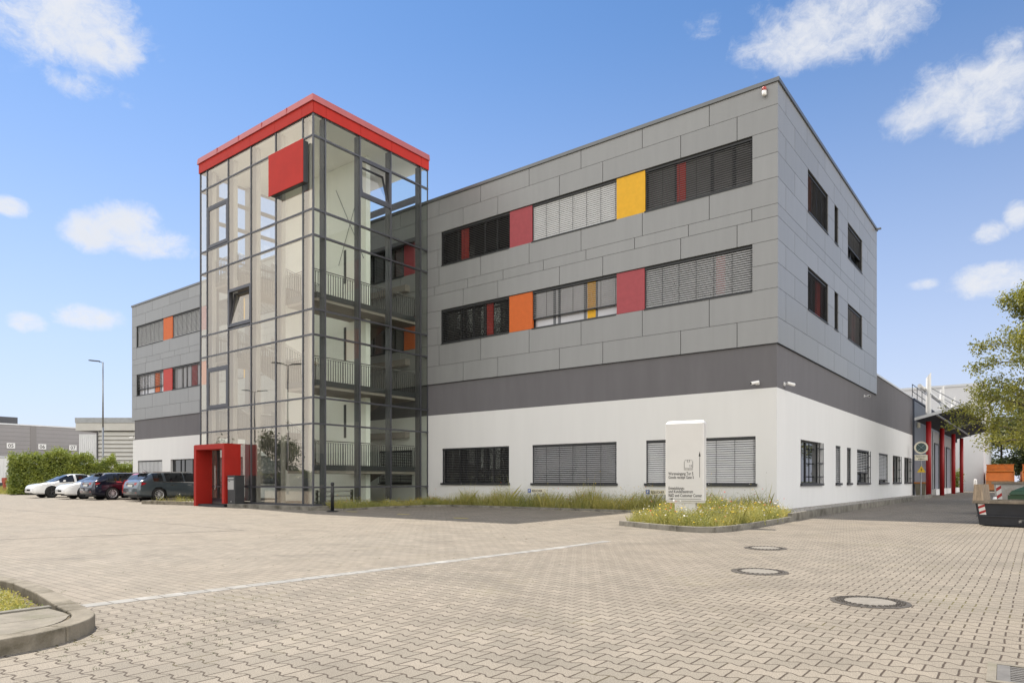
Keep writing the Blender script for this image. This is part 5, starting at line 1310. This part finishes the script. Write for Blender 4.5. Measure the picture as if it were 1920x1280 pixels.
for a, c in ((0, 13), (13.02, 27)): b.solid([(.25, a, zl), (xr_, a, zr), (xr_, c, zr), (.25, c, zl)], [(.25, a, zl + .12), (xr_, a, zr + .12), (xr_, c, zr + .12), (.25, c, zl + .12)])
b.build('roof_sheet', M['soffit'], t)
b = MB()
for y in (-.02,): b.solid([(.25, y - .06, zl - .03), (xr_, y - .06, zr - .03), (xr_, y - .001, zr - .03), (.25, y - .001, zl - .03)], [(.25, y - .06, zl + .16), (xr_, y - .06, zr + .16), (xr_, y - .001, zr + .16), (.25, y - .001, zl + .16)])
b.build('edge_profile', M['sheet_pale'], t)
b = MB()
for y in (13.0,): b.bar((.3, y, zl - .08), (xr_ - .05, y, zr - .08), .12, .14)
for x in (1.5,): b.bar((x, .1, zl + (x - .25) * .267 - .05), (x, 26.9, zl + (x - .25) * .267 - .05), .10, .10)
b.build('rib', M['post'], t)
b = MB(); b.tube((.66, -1.0, 7.35), (.66, 27, 7.35), .13, n=14); b.build('beam', M['white'], t)

WO = thing('white_office', 'plain white rendered office block closing the end of the loading yard', 'building', (-10, 64, .1))
b = MB(); b.box(-18, 12.1, 0, 14, 0, 11.2); b.build('wall', M['office_white'], WO)
b = MB(); b.box(-18.1, 12.2, -.1, 14.1, 11.2, 11.45); b.build('roof_edge', M['sheet_pale'], WO)
for x0, x1, z0, z1 in ((8.3, 9.75, 5.2, 7.6), (8.4, 9.6, 1.0, 3.6), (4.5, 6.5, 5.2, 7.6), (4.5, 6.5, 1.0, 3.6)):
    b = MB(); b.box(x0, x1, -.03, .0, z0, z1); wo_ = b.build('window', M['frame'], WO)
    b = MB(); b.box(x0 + .1, x1 - .1, -.04, -.031, z0 + .1, (z0 + z1) / 2 - .05); b.box(x0 + .1, x1 - .1, -.04, -.031, (z0 + z1) / 2 + .05, z1 - .1); b.build('pane', M['winglass'], wo_)
hedge('shrub', 'small yellowing shrub at the foot of the white office wall', -.9, .2, 62.0, 63.0, lambda x: 1.9, 1400, .10, 33, cat='shrub', z0=.1)
t = thing('barrier_post', 'small white bollard by the white office wall', 'bollard', (1.6, 60.5, .1))
b = MB(); b.tube((0, 0, 0), (0, 0, 1.2), .14, n=12); b.build('post', M['white'], t); b = MB(); b.tube((0, 0, 1.2), (0, 0, 1.27), .14, .06, n=12); b.build('cap', M['white'], t)

def std_sign():
    t = thing('no_stopping_sign', 'round faded no stopping sign with plate and grey post before the corrugated hall', 'sign', (.74, 28.0, .1), YAW * .55)
    b = MB(); b.tube((0, .05, 0), (0, .05, 3.62), .035, n=8); b.build('post', M['post'], t)
    b = MB(); b.lathe([(0, 0), (.40, 0), (.40, .02), (0, .02)], (0, 0, 3.25), 28, 'y'); b.build('disc', M['cream'], t)
    b = MB(); b.lathe([(0, 0), (.30, 0), (.30, .003), (0, .003)], (0, -.006, 3.25), 28, 'y'); b.build('blue_field', M['faded'], t)
    b = MB(); b.bar((-.21, -.010, 3.04), (.21, -.010, 3.46), .075, .006); b.bar((.21, -.0125, 3.04), (-.21, -.0125, 3.46), .075, .006); b.build('cross', M['paleblue'], t)
    b = MB(); b.box(-.37, .37, -.005, .015, 2.42, 2.78); b.build('plate', M['cream'], t)
    lettering('Feuerwehr-', .15, (0, -.008, 2.63), rotf, M['ink'], t, .85, 'CENTER'); lettering('zufahrt', .15, (0, -.008, 2.47), rotf, M['ink'], t, .85, 'CENTER')
std_sign()
t = thing('warning_sign', 'yellow triangular warning sign low on the sign post', 'sign', (.76, 27.93, 1.75), YAW * .55)
b = MB(); b.solid([(-.25, 0, 0), (.25, 0, 0), (0, 0, .42)], [(-.25, .02, 0), (.25, .02, 0), (0, .02, .42)]); fix_normals(b.build('plate', M['sunyellow'], t))
b = MB(); b.face([(.02, -.004, .3), (-.05, -.004, .16), (.0, -.004, .16), (-.02, -.004, .05), (.06, -.004, .2), (.01, -.004, .2)]); b.build('bolt_symbol', M['black'], t)
b = MB(); b.box(-.05, .05, .02, .04, .05, .2); b.build('bracket', M['post'], t)
t = thing('wall_lamp', 'small white bulkhead lamp on the corrugated hall wall', 'lamp', (.04, 32.0, 4.9))
b = MB(); b.box(0, .16, -.12, .12, 0, .36); b.build('housing', M['cream'], t, bevel=.03); b = MB(); b.box(-.01, .04, -.03, .03, .36, .5); b.build('bracket', M['post'], t)
t = thing('wheelie_bin', 'grey brown wheelie bin with orange lid by the end of the white wall', 'bin', (.42, 30.55, .1))
b = MB(); b.solid([(-.26, -.3, .1), (.26, -.3, .1), (.26, .3, .1), (-.26, .3, .1)], [(-.33, -.37, .92), (.33, -.37, .92), (.33, .37, .92), (-.33, .37, .92)]); b.build('body', M['binbrown'], t)
b = MB(); b.box(-.36, .36, -.4, .4, .92, 1.02); b.build('lid', M['binlid'], t)
for x in (-.28, .28): b = MB(); b.lathe([(0, -.03), (.11, -.03), (.11, .03), (0, .03)], (x, .2, .11), 14, 'x'); b.build('wheel', M['rubber'], t)

# skips and containers
def striped_plate(t, pts, nstr=4):
    b = MB(); b.face(pts[:4]); b.build('warning_plate', [M['signwhite']], t)
def skip(label, loc, rz, L_, Wd, h, m_body, m_rim, endpanel=0.0, name='skip_container'):
    t = thing(name, label, 'skip', loc, rz, 'open skips in the loading yard')
    b = MB(); s = .07; th = .05
    def ringp(off, z): k = s * (z / h); return [(-k + off, -k + off, z), (L_ + k - off, -k + off, z), (L_ + k - off, Wd + k - off, z), (-k + off, Wd + k - off, z)]
    o0, o1, i0, i1 = ringp(0, 0.02), ringp(0, h), ringp(th, .08), ringp(th, h)
    vv = o0 + o1 + i0 + i1; i = len(b.v); b.v += vv
    for k in range(4):
        k2 = (k + 1) % 4
        b.f += [(i + k, i + k2, i + 4 + k2, i + 4 + k), (i + 8 + k2, i + 8 + k, i + 12 + k, i + 12 + k2), (i + 4 + k, i + 4 + k2, i + 12 + k2, i + 12 + k)]; b.mi += [0, 0, 0]
    b.f += [(i + 3, i + 2, i + 1, i), (i + 8, i + 9, i + 10, i + 11)]; b.mi += [0, 0]
    b.box(-.05, L_ + .05, -.075, -.06, h * .42, h * .47)
    b.build('hull', m_body, t)
    b = MB(); k = s
    for (x0, x1, y0, y1) in ((-k - .05, L_ + k + .05, -k - .06, -k + .05), (-k - .05, L_ + k + .05, Wd + k - .05, Wd + k + .06), (-k - .06, -k + .05, -k + .05, Wd + k - .05), (L_ + k - .05, L_ + k + .06, -k + .05, Wd + k - .05)): b.box(x0, x1, y0, y1, h + .001, h + .07)
    b.build('rim', m_rim, t)
    # red and white warning plate on the long side near the end
    def sp(u, z): q = s * z / h + .004; return (u - s * z / h, -q, z)
    wp = MB(); wp.face([sp(.05, h * .5), sp(.19, h * .5), sp(.19, h * .97), sp(.05, h * .97)]); w_ = wp.build('warning_plate', M['signwhite'], t)
    st_ = MB()
    for z in (.52, .76):
        q = [sp(.05, h * z), sp(.19, h * (z + .1)), sp(.19, h * (z + .2)), sp(.05, h * (z + .1))]; st_.face([(x, y - .003, zz) for x, y, zz in q])
    st_.build('red_stripe', M['signred'], w_)
    return t, s
SK, s_ = skip('black paint-splashed skip nearest, cut by the right edge of the photo', (5.66, -2.5, .085), R(-12), 3.6, 1.55, .56, M['skip_black'], M['skip_rim'])
b = MB(); b.solid([(-.12, -.1, .632), (.10, -.1, .632), (.10, .5, .632), (-.12, .5, .632)], [(-.10, -.07, 1.03), (.07, -.07, 1.03), (.07, .46, 1.03), (-.10, .46, 1.03)]); b.build('end_panel', M['wood'], SK)
SK2, s_ = skip('grey skip with inside streaked brown, behind the black one', (5.75, 3.9, .1), R(-12), 3.4, 1.6, 1.0, M['skip_grey'], M['skip_rim'])
t = thing('waste_container', 'green lidded waste container standing between the two open skips', 'bin', (6.78, .75, .1), R(-12))
b = MB(); b.solid([(-.45, -.35, 0), (.75, -.35, 0), (.75, .45, 0), (-.45, .45, 0)], [(-.52, -.42, .72), (.82, -.42, .72), (.82, .52, .72), (-.52, .52, .72)]); b.build('body', M['green'], t)
b = MB(); n = 10; b.solid([(-.55, -.46, .72), (.85, -.46, .72), (.85, .56, .72), (-.55, .56, .72)], [(-.50, -.38, .82), (.80, -.38, .82), (.80, .50, .82), (-.50, .50, .82)])
b.solid([(-.50, -.38, .82), (.80, -.38, .82), (.80, .50, .82), (-.50, .50, .82)], [(-.2, -.1, .98), (.6, -.1, .98), (.6, .3, .98), (-.2, .3, .98)]); b.build('lid', M['green'], t, bevel=.02)
b = MB(); b.box(-.60, -.47, -.3, .1, .56, .70); b.build('handle', M['green'], t)
b = MB(); b.lathe([(0, -.43), (.07, -.43), (.07, -.415)], (.05, 0, .45), 14, 'y'); b.build('plug', M['black'], t)
t = thing('red_white_cap', 'small red and white cone standing behind the black skip', 'cone', (5.85, .3, .13), 0)
b = MB(); b.lathe([(.14, 0), (.13, .03), (.06, .55), (.03, .62), (0, .62)], n=14); b.build('body', M['white'], t, True); b = MB(); b.lathe([(.108, .25), (.082, .42)], n=14); b.build('band', M['signred'], t); b = MB(); b.box(-.19, .19, -.19, .19, -.03, 0); b.build('base', M['signred'], t)
def press(label, loc, rz):
    t = thing('waste_compactor', label, 'container', loc, rz, 'orange waste compactors')
    b = MB(); b.box(-1.2, 1.2, 0, 4, .15, 1.15); b.build('lower_body', M['orangeold'], t)
    b = MB(); b.solid([(-1.2, .1, 1.15), (1.2, .1, 1.15), (1.2, 4, 1.15), (-1.2, 4, 1.15)], [(-1.12, .55, 2.05), (1.12, .55, 2.05), (1.12, 4, 2.05), (-1.12, 4, 2.05)]); b.build('hopper', M['orange'], t)
    b = MB(); b.box(-1.14, 1.14, .5, .58, 2.05, 2.72); b.box(-1.18, 1.18, .44, .62, 2.72, 2.8); b.box(-1.16, 1.16, .46, .5, 2.36, 2.40); b.build('flap', M['orange'], t)
    b = MB()
    for x in (-1.2, 1.14): b.solid([(x, -.05, 1.2), (x + .06, -.05, 1.2), (x + .06, .1, 1.2), (x, .1, 1.2)], [(x, .40, 2.1), (x + .06, .40, 2.1), (x + .06, .56, 2.1), (x, .56, 2.1)])
    b.box(-1.2, 1.2, .38, .56, 2.05, 2.12); b.build('side_rim', M['binlid'], t)
    b = MB(); b.box(-1.1, 1.1, .1, 3.8, 0, .15); b.build('skid', M['carblack'], t)
    return t
press('orange waste compactor beside the white office wall', (3.55, 62.6, .1), R(2))
press('orange waste compactor at the right edge, second from the white wall', (6.55, 63.6, .1), R(4))
